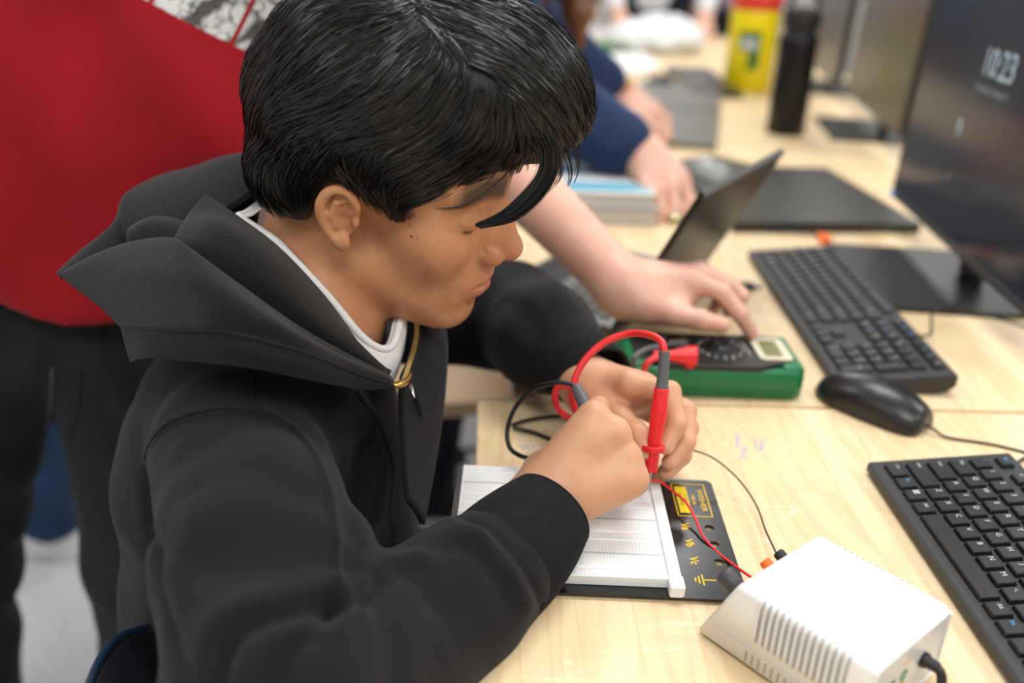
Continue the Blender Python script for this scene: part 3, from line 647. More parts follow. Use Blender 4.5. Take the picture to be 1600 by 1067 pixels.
def head_sdf(q, ears=True):             # ear canals at y = +-.074, x forward, z up
    y = np.abs(q[:, 1]); s = q.copy(); s[:, 1] = y      # symmetric
    d = ell(q, (-.014, 0, .050), (.093, .074, .084))
    d = smin(d, ell(q, (.028, 0, .040), (.064, .064, .072)), .02)
    d = smin(d, ell(q, (.036, 0, -.034), (.054, .055, .074)), .02)
    d = smin(d, cap(s, (.004, .046, -.050), (.066, .014, -.092), .017, .014), .026)
    d = smin(d, ell(s, (.054, .040, -.016), (.026, .022, .026)), .02)
    d = smin(d, ell(q, (.075, 0, -.056), (.022, .030, .026)), .014)
    d = smin(d, ell(q, (.074, 0, -.093), (.015, .018, .013)), .014)
    d = smin(d, cap(s, (.085, .012, .033), (.068, .046, .031), .009, .008), .014)     # brow
    d = smax(d, -(ell(s, (.103, .031, .011), (.018, .019, .013))), .014)              # socket
    d = smin(d, ell(s, (.073, .031, .009), (.0145, .0165, .0125)), .003)              # lidded eye
    d = smin(d, chain(q, [(.085, 0, .024), (.094, 0, .0), (.1045, 0, -.020)], [.0095, .0115, .0115], .004), .010)
    d = smin(d, ell(s, (.086, .009, -.010), (.013, .012, .024)), .008)
    d = smin(d, ell(q, (.1075, 0, -.0235), (.0120, .0118, .0108)), .005)
    d = smin(d, ell(s, (.0965, .0135, -.0290), (.0110, .0076, .0086)), .005)
    d = smax(d, -ell(s, (.102, .0075, -.0365), (.0055, .0030, .0045)), .002)
    d = smin(d, chain(s, [(.0955, 0, -.0515), (.0935, .010, -.0520), (.082, .0235, -.0575)], [.0052, .0050, .0026], .003), .0045)
    d = smin(d, chain(s, [(.0940, 0, -.0635), (.0915, .010, -.0630), (.082, .0225, -.0590)], [.0062, .0056, .0026], .003), .0045)
    d = smax(d, -chain(s, [(.1015, 0, -.0570), (.0985, .010, -.0573), (.0840, .0265, -.0590)], [.0014, .0014, .0013], .001), .002)
    if ears:
        K = .69; c0 = np.array([-.010, .074, .000], np.float32); t_ = (s-c0-np.array([.002, 0, .001], np.float32))/K+c0
        e = ell(t_, (-.012, .0745, .005), (.021, .0080, .031), rotm(.25, 0, 0).T)
        rim = [(.004, .0775, .006), (.006, .080, .018), (.000, .083, .030), (-.012, .086, .036), (-.025, .089, .030), (-.031, .090, .014), (-.028, .087, -.004), (-.020, .084, -.018), (-.010, .081, -.028)]
        rim = cr(rim, 3); e = smin(e, chain(t_, rim, np.interp(np.linspace(0, 8, len(rim)), range(9), [.0034, .0038, .0042, .0046, .0050, .0050, .0046, .0044, .0060]), .003), .005)
        e = smin(e, chain(t_, [(-.006, .082, .024), (-.016, .084, .020), (-.020, .085, .004), (-.014, .082, -.010)], [.0028, .0032, .0034, .0030], .002), .005)
        e = smin(e, ell(t_, (-.006, .0800, -.027), (.0100, .0055, .0115)), .005)
        e = smax(e, -ell(t_, (-.004, .0880, .002), (.0090, .0090, .0115)), .004)
        e = smax(e, -ell(t_, (-.010, .0900, .026), (.0070, .0060, .0045)), .004)
        e = smin(e, ell(t_, (.0065, .0795, .000), (.0042, .0042, .0065)), .003)*K
        d = smin(d, e, .004)
    return d
def hand_sdf(q, J, s=1.0, k=.006):
    """J: dict wrist, and finger chains; every chain is a list of joints from knuckle (or thumb root) to tip"""
    w_ = J['wrist']; d = None
    rad = {'index': (.0105, .0092, .0083, .0070), 'middle': (.0108, .0094, .0084, .0070), 'ring': (.0103, .0088, .0079, .0067), 'little': (.0092, .0078, .0069, .0060), 'thumb': (.0150, .0118, .0100, .0082)}
    for f in ('index', 'middle', 'ring', 'little'):
        c = J[f]; e = cap(q, np.asarray(w_)*.7+np.asarray(c[0])*.3, c[0], .0150*s, .0118*s); d = e if d is None else smin(d, e, .012)
    if 'palm' in J:
        for a, b, r1, r2 in J['palm']: d = smin(d, cap(q, a, b, r1, r2), .012)
    d = smin(d, cap(q, w_, (J['index'][0]+J['little'][0])*.5*.5+np.asarray(w_)*.5, J.get('wr', .023)*s, .017*s), .014)
    t = J['thumb']; d = smin(d, cap(q, np.asarray(w_)*.6+t[0]*.4, t[0], .016*s, .0155*s), .014); d = smin(d, chain(q, t, [r*s for r in rad['thumb'][:len(t)]], .005), .009)
    fd = None
    for f in ('index', 'middle', 'ring', 'little'):
        e = chain(q, J[f], [r*s for r in rad[f][:len(J[f])]], .003); fd = e if fd is None else smin(fd, e, .0012)
    return smin(d, fd, k)
def fk(W_, X, Y, Z, s, curls, thumb, spread=.06):   # joint chains of a hand: X along it, Y to the thumb side, Z the back of it
    base = {'index': (.090, .025, 0), 'middle': (.094, .004, .002), 'ring': (.088, -.017, .0), 'little': (.080, -.035, -.003)}
    ln = {'index': (.043, .026, .022), 'middle': (.047, .029, .023), 'ring': (.043, .027, .023), 'little': (.034, .021, .020)}
    J = {'wrist': np.asarray(W_)}
    for i, f in enumerate(base):
        b = np.array(base[f])*s; p = W_+X*b[0]+Y*b[1]+Z*b[2]; c = [p]; a = 0; sp = (1.2-i)*spread
        for l, cu in zip(ln[f], curls[f]):
            a += cu; dr = (X*math.cos(sp)+Y*math.sin(sp))*math.cos(a)-Z*math.sin(a); p = p+dr*l*s; c.append(p)
        J[f] = c
    J['thumb'] = [W_+X*a*s+Y*b*s+Z*c*s for a, b, c in thumb]
    return J
def figure_sdf(q, J):      # J: joints of a standing or sitting adult, in world coordinates; a list of (a, b, ra, rb, k)
    d = None
    for a, b, ra, rb, k in J:
        e = cap(q, a, b, ra, rb); d = e if d is None else smin(d, e, k)
    return d
def unit(v): v = np.asarray(v, float); return v/np.linalg.norm(v)

# ---------------------------------------------------------------- the boy
HM = rotm(-.1724, .2149, .1592); HP = W(-.1054, .7367, .2498)
def toh(p): return (p-HP.astype(np.float32)) @ HM.astype(np.float32)       # world -> head
def frh(v): return HP + HM @ np.asarray(v, float)
NB = W(-.172, .722, .135)                 # base of the neck
def joints_right():
    k_i, k_l = P(892, 680, .715), P(942, 768, .712); wr = P(830, 800, .712)
    cen = (k_i+k_l)/2; X = unit(cen-wr); Y = unit((k_i-k_l)-X*((k_i-k_l) @ X)); Z = np.cross(Y, X)
    if Z @ (CAM-cen) < 0: Z = -Z
    c = {f: (1.50, 1.80, 1.0) for f in ('index', 'middle', 'ring', 'little')}; c['index'] = (1.35, 1.6, .9); c['little'] = (1.65, 1.85, 1.1)
    J = fk(wr, X, Y, Z, .93, c, [(.028, .016, -.022), (.058, .020, -.038), (.084, .012, -.050), (.100, .002, -.054)]); J['wr'] = .026
    J['palm'] = [(wr+X*.02-Y*.012, wr+X*.068-Y*.026, .018, .015), (wr+X*.02+Y*.01, wr+X*.07+Y*.016, .018, .015)]
    return J
def joints_left():
    return {'wrist': P(925, 605, .845), 'wr': .025,
            'index': [P(985, 600, .80), P(1047, 612, .785), P(1058, 662, .772), P(1040, 698, .768)],
            'middle': [P(1008, 606, .815), P(1071, 642, .800), P(1072, 690, .785), P(1046, 722, .778)],
            'ring': [P(1018, 620, .830), P(1076, 668, .815), P(1066, 712, .800), P(1042, 738, .788)],
            'little': [P(1018, 640, .845), P(1062, 690, .828), P(1050, 725, .812), P(1030, 745, .80)],
            'thumb': [P(942, 632, .820), P(968, 655, .795), P(995, 678, .775), P(1010, 704, .765)],
            'palm': [(P(930, 612, .845), P(985, 612, .82), .024, .018)]}
JR, JL = joints_right(), joints_left()
SH_R, SH_L = W(-.200, .600, .080), W(-.185, .905, .075)
EL_R, EL_L = P(430, 1120, .515), W(-.005, .950, .052)
def boy_upper(p):
    q = toh(p); d = head_sdf(q)
    nk = chain(p, [frh((-.030, 0, -.030)), frh((-.038, 0, -.075))*.6+NB*.4, NB, NB+A(-.02, .005, -.05)], [.058, .055, .060, .062], .02)
    return smin(d, nk, .016)
def boy_rest(p):
    d = chain(p, [NB+A(-.01, .005, -.04), W(-.205, .745, -.02), W(-.215, .745, -.18), W(-.205, .745, -.30)], [.060, .082, .085, .105], .03)
    d = smin(d, chain(p, [SH_L, (SH_L+NB)/2-A(0, 0, .02), NB-A(0, 0, .03), (SH_R+NB)/2-A(0, 0, .02), SH_R], [.040, .040, .042, .040, .040], .03), .03)
    for hx, kn, an in ((-.17, W(.16, .64, -.27), W(.17, .64, -.66)), (-.17, W(.17, .88, -.27), W(.12, .90, -.66))):
        d = smin(d, chain(p, [W(-.19, kn[1], -.30), kn, an], [.075, .052, .036], .02), .02)
    return d
def boy_arm(p, S, E, J):
    d = chain(p, [S, E, J['wrist']], [.045, .040, .0245], .015)
    return smin(d, hand_sdf(p, J, .95), .010)
def hands_only(p, S, E, J): return smin(chain(p, [S, E, J['wrist']], [.045, .040, .0245], .015), hand_sdf(p, J, .97), .008)
def merge(parts):
    Vs, Qs, o = [], [], 0
    for V, Q in parts: Vs.append(V); Qs.append(Q+o); o += len(V)
    return np.concatenate(Vs), np.concatenate(Qs)
def bounds(pts, pad): a = np.array(pts); return a.min(0)-pad, a.max(0)+pad
def boy_body(p):
    return smin(boy_upper(p), smin(boy_rest(p), smin(chain(p, [SH_R, EL_R], [.045, .040]), chain(p, [SH_L, EL_L], [.045, .040]), .01), .01), .02)
# one skin: head and neck fine, hands fine, the clothed rest coarse; the pieces share their ends inside the clothes
partsV = []
lo, hi = bounds([frh((-.12, 0, 0)), frh((.12, 0, 0)), frh((0, .1, .14)), frh((0, -.1, -.13)), frh((0, -.1, .14)), frh((0, .1, -.13)), NB-A(0, 0, .08)], .015)
vh = sdf_verts(boy_upper, lo, hi, .0016)
vr = sdf_verts(lambda p: smin(boy_rest(p), smin(chain(p, [SH_R, EL_R], [.045, .040]), chain(p, [SH_L, EL_L], [.045, .040]), .01), .02), W(-.40, .42, -.75), W(.30, 1.05, .16), .008)
def hand_piece(J, S, E):
    pts = [J['wrist']]+[q for f in ('index', 'middle', 'ring', 'little', 'thumb') for q in J[f]]+[E]
    l_, h_ = bounds(pts, .05); return sdf_verts(lambda p: hands_only(p, S, E, J), l_, h_, .0013)
va = hand_piece(JR, SH_R, EL_R); vb = hand_piece(JL, SH_L, EL_L)
nh = len(vh[0])
boy = empty('person', (float(NB[0]), float(NB[1]), 0), -.17, 'boy in a black hoodie bending over the breadboard with a probe in his hand', 'person')
V, Q = merge([vh, vr, va, vb])
HV = vh[0]; HTREE = bvh(*vh)
# sculpt blemishes and creases on the face
Vh2 = sculpt(vh[0], vh[1], HTREE, [
    ([(738, 478), (722, 470), (716, 458)], -.0010, .003), ([(752, 398), (742, 420), (728, 440)], -.0007, .004),
    ([(700, 362), (716, 366), (735, 366)], -.0008, .0016), ([(690, 352), (712, 350), (735, 352)], .0006, .0020),
    ([(760, 398), (754, 388), (760, 378)], -.0012, .0020), ([(565, 372), (563, 355)], -.0005, .002)])
V[:nh] = Vh2
body = mesh('body', V, Q, True)
def pxw(Vw, tree, px, rad, soft=.6):     # weight around picture points dropped on the skin
    w_ = np.zeros(len(Vw))
    for q in onto(tree, px): w_ = np.maximum(w_, np.clip((rad-np.linalg.norm(Vw-q, axis=1))/(rad*soft), 0, 1))
    return w_
qh = (V-HP) @ HM; ay = np.abs(qh[:, 1])
lip = np.clip(1-np.minimum(np.abs(dist_poly(np.c_[qh[:, 0], ay, qh[:, 2]], np.array([(.096, 0, -.0535), (.0935, .010, -.0540), (.083, .0225, -.0580)]))), np.abs(dist_poly(np.c_[qh[:, 0], ay, qh[:, 2]], np.array([(.096, 0, -.0620), (.0935, .010, -.0615), (.083, .0225, -.0590)]))))/.0078, 0, 1)
lip = np.clip(lip*2.2, 0, 1)*.75
brow = np.clip(1-dist_poly(np.c_[qh[:, 0], ay, qh[:, 2]], np.array([(.093, .012, .030), (.086, .030, .036), (.074, .048, .032)]))/.0125, 0, 1)*1.6
brow = np.clip(brow, 0, 1)
lash = np.clip(1-dist_poly(np.c_[qh[:, 0], ay, qh[:, 2]], np.array([(.088, .018, .001), (.0875, .030, -.0025), (.078, .044, .002)]))/.0032, 0, 1)
nose = np.clip(1-np.linalg.norm(qh-A(.108, -.006, -.024), axis=1)/.020, 0, 1)*.55
spots = RNG.random((46, 2)); sp_px = []
zit = pxw(V, HTREE, [(655, 405), (668, 415), (676, 424), (662, 428)], .0050, 1)*.50
zit = np.maximum(zit, pxw(V, HTREE, [(640, 352), (652, 372)], .0020)*.6)
small = pxw(V, HTREE, [(620+int(150*a), 350+int(110*b)) for a, b in spots], .0016, 1)*.42
mole = pxw(V, HTREE, [(643, 370)], .0016, .5)
stub = np.clip(1-np.abs(dist_poly(qh, np.array([(.094, -.004, -.046), (.088, -.018, -.050)])))/.006, 0, 1)*.22
earr = np.clip(1-np.linalg.norm(qh-A(-.004, -.083, .003), axis=1)/.016, 0, 1)*.55
scalp = np.clip((qh[:, 2]+.020-.5*np.maximum(qh[:, 0], -.2)-.03)/.02, 0, 1)*(qh[:, 0] < .058)*(ay < .090)*(qh[:, 2] > .012+.0*ay)
regs = [(lip, (.50, .17, .12)), (nose, (.55, .20, .13)), (zit, (.36, .12, .09)), (small, (.40, .15, .10)), (earr, (.42, .13, .075)), (stub, (.20, .10, .07)), (mole, (.05, .02, .015)), (brow*.9, (.02, .012, .010)), (lash, (.015, .01, .01))]
nails = np.zeros(len(V))
for J in (JR, JL):
    for f in ('index', 'middle', 'ring', 'little', 'thumb'):
        a, b = J[f][-2], J[f][-1]; dr = unit(b-a); bend = unit(np.cross(J[f][-2]-J[f][-3], b-a)+1e-9); back = np.cross(bend, dr) if f != 'thumb' else unit(CAM-b)
        for sg in ((1,) if f == 'thumb' else (-1,)):
            c = b+back*sg*.0075*(1 if f != 'thumb' else 1)-dr*.001; nails = np.maximum(nails, np.clip(1.5-np.linalg.norm((V-c), axis=1)/.0055, 0, 1))
hm_ = np.zeros(len(V))
for J in (JR, JL): hm_ = np.maximum(hm_, np.clip((.15-np.linalg.norm(V-J['middle'][0], axis=1))/.04, 0, 1))
regs.insert(0, (hm_*.55, (.70, .40, .255)))
regs.append((nails*.5, (.74, .46, .38)))
tint_attr(body, len(V), regs)
bo = link('body', body, M['skin_boy']); world_child(bo, boy)
# eyelashes as fine hairs, eyeball under the lid
# ---------------------------------------------------------------- cloth
def cloth(name, col, col2, rough=.92, sheen=.05, scale=1400, strength=.35, dist=.0005, big=None):
    m = mat(name, col, rough, var=(9, col2, .25), sheen=sheen, spec=.25); N, L = nodes(m); b = N['Principled BSDF']
    b.inputs['Sheen Roughness'].default_value = .5
    tc = [n for n in N if n.type == 'TEX_COORD'][0]
    n = N.new('ShaderNodeTexNoise'); n.inputs['Scale'].default_value = scale; n.inputs['Detail'].default_value = 3; L.new(tc.outputs['Object'], n.inputs['Vector'])
    bp = N.new('ShaderNodeBump'); bp.inputs['Strength'].default_value = strength; bp.inputs['Distance'].default_value = dist; L.new(n.outputs['Fac'], bp.inputs['Height'])
    out = bp
    if big:
        n2 = N.new('ShaderNodeTexNoise'); n2.inputs['Scale'].default_value = big[0]; n2.inputs['Detail'].default_value = 2; n2.inputs['Distortion'].default_value = .6; L.new(tc.outputs['Object'], n2.inputs['Vector'])
        b2 = N.new('ShaderNodeBump'); b2.inputs['Strength'].default_value = big[1]; b2.inputs['Distance'].default_value = big[2]; L.new(n2.outputs['Fac'], b2.inputs['Height']); L.new(bp.outputs['Normal'], b2.inputs['Normal']); out = b2
    L.new(out.outputs['Normal'], b.inputs['Normal']); return m
M['jersey'] = cloth('black_jersey', (.0062, .0062, .0078), (.0085, .0085, .0105), big=(14, .25, .004))
M['fleece'] = cloth('black_fleece', (.0052, .0052, .0058), (.0072, .0072, .0080), sheen=.12, scale=700, strength=.8, dist=.0013)
M['rib'] = cloth('black_rib', (.0062, .0062, .0072), (.008, .008, .0095))
M['tee'] = cloth('white_cotton', (.80, .80, .80), (.84, .84, .84), sheen=.1)
M['red_cotton'] = cloth('red_cotton', (.32, .003, .008), (.40, .006, .013), sheen=.1, big=(5, .35, .02))
M['navy'] = cloth('navy_cotton', (.016, .030, .085), (.022, .040, .105), big=(8, .3, .01))
M['black_denim'] = cloth('black_denim', (.010, .010, .010), (.022, .022, .023), scale=900, big=(6, .4, .02))
M['blue_denim'] = cloth('blue_denim', (.018, .045, .11), (.03, .065, .14), scale=900, big=(6, .4, .02))
M['dark_denim'] = cloth('dark_blue_denim', (.008, .012, .022), (.012, .018, .030), scale=900, big=(6, .4, .02))
M['cord'] = cloth('cord_grey', (.016, .016, .018), (.02, .02, .022))
M['stitch'] = cloth('dark_stitch', (.006, .006, .007), (.008, .008, .009))
# ---------------------------------------------------------------- hoodie
def hood_torso(p):
    q = p.copy(); c = .740; q[:, 1] = c+(q[:, 1]-c)/1.42
    d = chain(q, [W(-.212, .735, .050), W(-.218, .742, .0), W(-.218, .745, -.14), W(-.214, .745, -.30)], [.096, .118, .130, .130], .03)
    return d*1.05
FA = [P(440, 1130, .515), P(510, 1085, .550), P(610, 1012, .597), P(700, 945, .635), P(765, 897, .660)]
FR = [.062, .059, .0525, .047, .0455]
LA = [EL_L, P(850, 528, .93), P(893, 560, .895)]
def hoodie_sdf(p):
    d = hood_torso(p)
    sh = chain(p, [SH_L+A(0, -.01, -.005), NB+A(-.01, .03, -.035), NB+A(-.01, -.03, -.035), SH_R+A(.005, .02, -.008)], [.062, .060, .060, .058], .03)
    d = smin(d, sh, .04)
    s = chain(p, [SH_R+A(0, .004, -.004), (SH_R+EL_R)/2+A(.006, 0, .004), EL_R], [.063, .064, .060], .02)
    s = smin(s, chain(p, FA, FR, .02), .018)
    d = smin(d, s, .012)
    l_ = chain(p, [SH_L, EL_L], [.062, .056], .02); l_ = smin(l_, chain(p, LA, [.056, .050, .040], .02), .02)
    d = smin(d, l_, .015)
    n = (np.sin(p[:, 0]*55+3*np.sin(p[:, 2]*31))*np.sin(p[:, 2]*47+2*np.sin(p[:, 1]*37)))*.0011
    d = smax(d, -chain(p, [NB+A(-.004, 0, -.035), NB+A(.010, 0, .10)], [.052, .090]), .01)
    return d+n
lo, hi = W(-.40, .33, -.34), W(.13, 1.05, .20)
V, Q = sdf_verts(hoodie_sdf, lo, hi, .0034)
tr = bvh(V, Q)
V = sculpt(V, Q, tr, [
    # elbow: the deep folds where the forearm leaves the upper arm
    ([(528, 930), (490, 942), (456, 952), (412, 965), (372, 985), (347, 1018), (333, 1066)], -.013, .008),
    ([(530, 912), (470, 925), (400, 945), (350, 975)], .004, .013),
    ([(530, 940), (506, 970), (466, 1004), (444, 1035), (427, 1066)], -.010, .006), ([(490, 962), (440, 985), (400, 1020), (380, 1060)], .004, .012),
    ([(520, 985), (545, 960), (560, 950)], .005, .008),
    ([(575, 935), (600, 965), (612, 1010), (615, 1067)], -.0030, .013),
    ([(545, 940), (575, 930), (592, 905)], -.006, .006),
    ([(590, 895), (640, 900), (680, 945)], -.0030, .010), ([(560, 905), (600, 880), (640, 875)], .004, .009),
    ([(690, 860), (720, 850), (760, 880), (790, 930)], -.0030, .009), ([(665, 875), (700, 838), (745, 842)], .0050, .009),
    # upper arm
    ([(270, 780), (330, 745), (400, 735), (470, 770)], -.0030, .014), ([(310, 830), (400, 800), (480, 815), (528, 850)], .0035, .016),
    ([(250, 850), (330, 880), (430, 890), (525, 870)], -.0030, .016), ([(262, 900), (330, 950), (400, 955)], .003, .016),
    ([(285, 700), (350, 680), (420, 690)], .003, .014),
    # back and side
    ([(226, 740), (240, 860), (262, 960), (290, 1067)], -.0040, .006), 
    # chest
    ([(560, 640), (600, 720), (590, 800), (560, 870)], .0035, .012), ([(560, 700), (548, 800), (552, 900)], -.004, .012),
    # cuff seam
    ([(712, 808), (752, 822), (800, 868), (838, 925), (848, 955)], -.0022, .0035),
    ([(690, 812), (745, 838), (792, 885), (824, 945)], .0030, .008),
    # seams
    ([(226, 715), (234, 690), (262, 662), (300, 646), (345, 638), (398, 641), (440, 655), (476, 685), (505, 735), (522, 800), (530, 905)], .0022, .0035),
    ([(397, 572), (396, 610), (394, 640)], -.0012, .002),
    # far sleeve
    ([(790, 470), (830, 500), (850, 560)], -.004, .012), ([(860, 440), (900, 490), (905, 540)], .004, .014), ([(740, 520), (800, 560), (860, 590)], -.004, .012),
])
hoodie = link('hoodie', mesh('hoodie', V, Q, True), M['jersey']); world_child(hoodie, boy)
tr = bvh(V, Q)
def on_child(name, me, m, par, **k):
    o = link(name, me, m, **k); world_child(o, par); return o
def bead(name, px, r, par, m, lift=.0, sides=6, tree=None, n=8, **k):
    pts = onto(tree or tr, cr(px, n));
    if len(pts) < 3: return None
    pts[1:-1] = (pts[:-2]+pts[1:-1]*2+pts[2:])/4
    pts = pts+(CAM-pts)/np.linalg.norm(CAM-pts, axis=1)[:, None]*lift
    return on_child(name, tubem(name, pts, r, sides), m, par, **k)
arm_seam = [(226, 715), (234, 690), (262, 662), (300, 646), (345, 638), (398, 641), (440, 655), (476, 685), (505, 735), (522, 800), (530, 905)]
bead('seam', arm_seam, .0009, hoodie, M['stitch'], .0004)
bead('seam', [(x+(-1 if x > 500 else 0)*9, y+9 if x < 500 else y) for x, y in arm_seam[1:]], .0007, hoodie, M['stitch'], .0003)
bead('seam', [(396, 575), (395, 610), (393, 637)], .0008, hoodie, M['stitch'], .0003)
bead('seam', [(401, 575), (400, 610), (398, 637)], .0007, hoodie, M['stitch'], .0003)
# ribbed cuffs
def cuff(c, r, par, n=64):
    p = cr(c, 8); rr = cr([(x, 0, 0) for x in r], 8)[:, 0]; sides = n*4
    rib = lambda a: .011*np.cos(a*n)
    V, F_ = tube_data(p, rr, sides, rib=rib, caps=False); V2, F2 = tube_data(p[::-1], (rr-.0028)[::-1], sides, caps=False)
    k = len(V); F_ += [tuple(i+k for i in f) for f in F2]; m_ = len(p)
    for s in range(sides):
        t = (s+1) % sides; F_.append(((m_-1)*sides+s, (m_-1)*sides+t, k+0*sides+t, k+0*sides+s)) if False else None
    F_ = [f for f in F_ if f]
    # rolled lip at the open end
    lipv, lipf = tube_data(V[(m_-1)*sides:(m_)*sides] - (V[(m_-1)*sides:m_*sides]-p[-1])*.035, .0016, 6, closed=True); k2 = k+len(V2)
    F_ += [tuple(i+k2 for i in f) for f in lipf]
    return on_child('cuff', mesh('cuff', np.concatenate([V, V2, lipv]), F_, True), M['rib'], par, label='ribbed cuff')
cuff([P(770, 892, .664), P(800, 862, .678), P(832, 829, .694), P(858, 800, .708)], [.0440, .0435, .0400, .0350], hoodie, 120)
cuff([P(885, 558, .895), P(912, 575, .875), P(936, 595, .855)], [.038, .037, .034], hoodie, 100)
# ---------------------------------------------------------------- the hood: sheets of fleece laid in folds
def sheet(rows, nu, nv, th=.004):
    R_ = []
    for r in rows:
        p = cr([P(*q) for q in r], 12); s = np.r_[0, np.cumsum(np.linalg.norm(np.diff(p, axis=0), axis=1))]; t = np.linspace(0, s[-1], nu)
        R_.append(np.stack([np.interp(t, s, p[:, i]) for i in range(3)], 1))
    R_ = np.array(R_); cols = [cr(R_[:, i], max(2, nv//(len(rows)-1))) for i in range(nu)]; G = np.array(cols); nu_, nv_ = G.shape[:2]
    du = np.gradient(G, axis=0); dv = np.gradient(G, axis=1); n = np.cross(du, dv); n /= np.linalg.norm(n, axis=2)[..., None]+1e-12
    if (n*(CAM-G)).sum() < 0: n = -n
    V = np.concatenate([G.reshape(-1, 3), (G-n*th).reshape(-1, 3)]); F_ = []; k = nu_*nv_
    ix = lambda i, j: i*nv_+j
    for i in range(nu_-1):
        for j in range(nv_-1):
            F_.append((ix(i, j), ix(i+1, j), ix(i+1, j+1), ix(i, j+1))); F_.append((k+ix(i, j+1), k+ix(i+1, j+1), k+ix(i+1, j), k+ix(i, j)))
    for i in range(nu_-1):
        for j, s in ((0, 1), (nv_-1, -1)):
            f = (ix(i, j), k+ix(i, j), k+ix(i+1, j), ix(i+1, j)); F_.append(f if s > 0 else f[::-1])
    for j in range(nv_-1):
        for i, s in ((0, 1), (nu_-1, -1)):
            f = (ix(i, j+1), k+ix(i, j+1), k+ix(i, j), ix(i, j)); F_.append(f if s > 0 else f[::-1])
    return V, F_
hood = on_child('hood', mesh('hood', *sheet([
    [(188, 512, .72), (230, 512, .675), (290, 514, .635), (356, 517, .612), (468, 546, .622), (560, 582, .662), (617, 600, .692)],
    [(158, 482, .73), (205, 478, .68), (275, 472, .635), (345, 476, .612), (445, 512, .618), (540, 562, .655), (615, 594, .692)],
    [(104, 440, .75), (165, 432, .70), (235, 422, .655), (315, 430, .622), (405, 478, .622), (505, 540, .650), (612, 589, .694)],
    [(92, 429, .757), (130, 407, .73), (190, 383, .70), (262, 372, .665), (296, 388, .645), (372, 442, .640), (485, 520, .655), (610, 586, .697)],
    [(94, 428, .772), (140, 404, .752), (200, 384, .73), (262, 378, .70), (300, 396, .675), (374, 448, .658), (487, 526, .667), (608, 587, .702)]], 60, 40, .005), True), M['fleece'], hoodie)
on_child('hood_band', mesh('hood_band', *sheet([
    [(203, 566, .700), (228, 560, .668), (310, 566, .632), (395, 576, .612), (502, 598, .632), (570, 609, .668), (622, 606, .694)],
    [(194, 536, .708), (228, 534, .668), (300, 540, .630), (375, 548, .608), (485, 573, .624), (565, 597, .662), (624, 604, .692)],
    [(188, 510, .72), (230, 510, .675), (290, 512, .634), (356, 515, .611), (468, 544, .621), (560, 580, .661), (619, 600, .691)]], 50, 14, .004), True), M['jersey'], hoodie)
on_child('hood_collar', mesh('hood_collar', *sheet([
    [(262, 398, .700), (300, 405, .672), (372, 455, .655), (482, 528, .665), (604, 588, .703)],
    [(272, 372, .690), (318, 378, .655), (392, 425, .642), (492, 505, .655), (605, 583, .704)],
    [(292, 338, .695), (342, 345, .665), (418, 398, .660), (508, 485, .675), (607, 579, .708)],
    [(318, 306, .722), (368, 337, .722), (436, 388, .706), (511, 468, .704), (573, 552, .718), (611, 578, .716)],
    [(322, 306, .740), (372, 338, .735), (440, 390, .716), (515, 471, .714), (576, 555, .728), (612, 580, .724)]], 50, 32, .004), True), M['fleece'], hoodie, label='inner fleece of the hood standing round the neck')
on_child('hood_back', mesh('hood_back', *sheet([
    [(110, 442, .765), (150, 440, .76), (200, 430, .77), (260, 410, .775), (330, 380, .775), (400, 350, .775)],
    [(92, 429, .760), (134, 393, .778), (186, 356, .80), (262, 345, .80), (330, 345, .79), (400, 330, .78)],
    [(92, 427, .775), (134, 390, .80), (184, 352, .825), (190, 312, .845), (242, 276, .86), (300, 260, .87), (348, 244, .87), (420, 234, .86)],
    [(150, 440, .80), (200, 400, .85), (240, 360, .88), (300, 320, .90), (360, 290, .90), (430, 270, .89)]], 56, 36, .005), True), M['fleece'], hoodie)
on_child('hood_fold', mesh('hood_fold', *sheet([
    [(196, 372, .77), (240, 392, .765), (290, 400, .76), (330, 400, .755)],
    [(188, 330, .785), (230, 352, .765), (280, 358, .755), (330, 345, .755)],
    [(196, 302, .80), (250, 300, .785), (320, 296, .775), (400, 290, .775)],
    [(240, 277, .825), (300, 262, .815), (350, 246, .81), (420, 236, .80)],
    [(244, 282, .85), (300, 268, .85), (350, 254, .85), (420, 246, .84)]], 40, 30, .005), True), M['fleece'], hoodie)
on_child('hood_fold', mesh('hood_fold', *sheet([
    [(200, 392, .745), (235, 392, .735), (270, 402, .72), (300, 408, .70)],
    [(198, 362, .750), (228, 348, .738), (262, 350, .725), (296, 362, .715)],
    [(206, 352, .765), (236, 338, .755), (270, 340, .745), (300, 350, .74)]], 20, 14, .005), True), M['fleece'], hoodie)
_hv = sheet([[(188, 512, .72), (230, 512, .675), (290, 514, .635), (356, 517, .612), (468, 546, .622), (560, 582, .662), (617, 600, .692)],
    [(192, 522, .716), (230, 522, .670), (290, 524, .628), (356, 527, .606), (468, 556, .617), (560, 590, .657), (619, 606, .688)]], 40, 6, .004)
bead('seam', [(192, 515), (230, 515), (290, 517), (356, 520), (468, 549), (560, 585), (612, 601)], .0008, hoodie, M['stitch'], .0006, tree=bvh(*_hv))
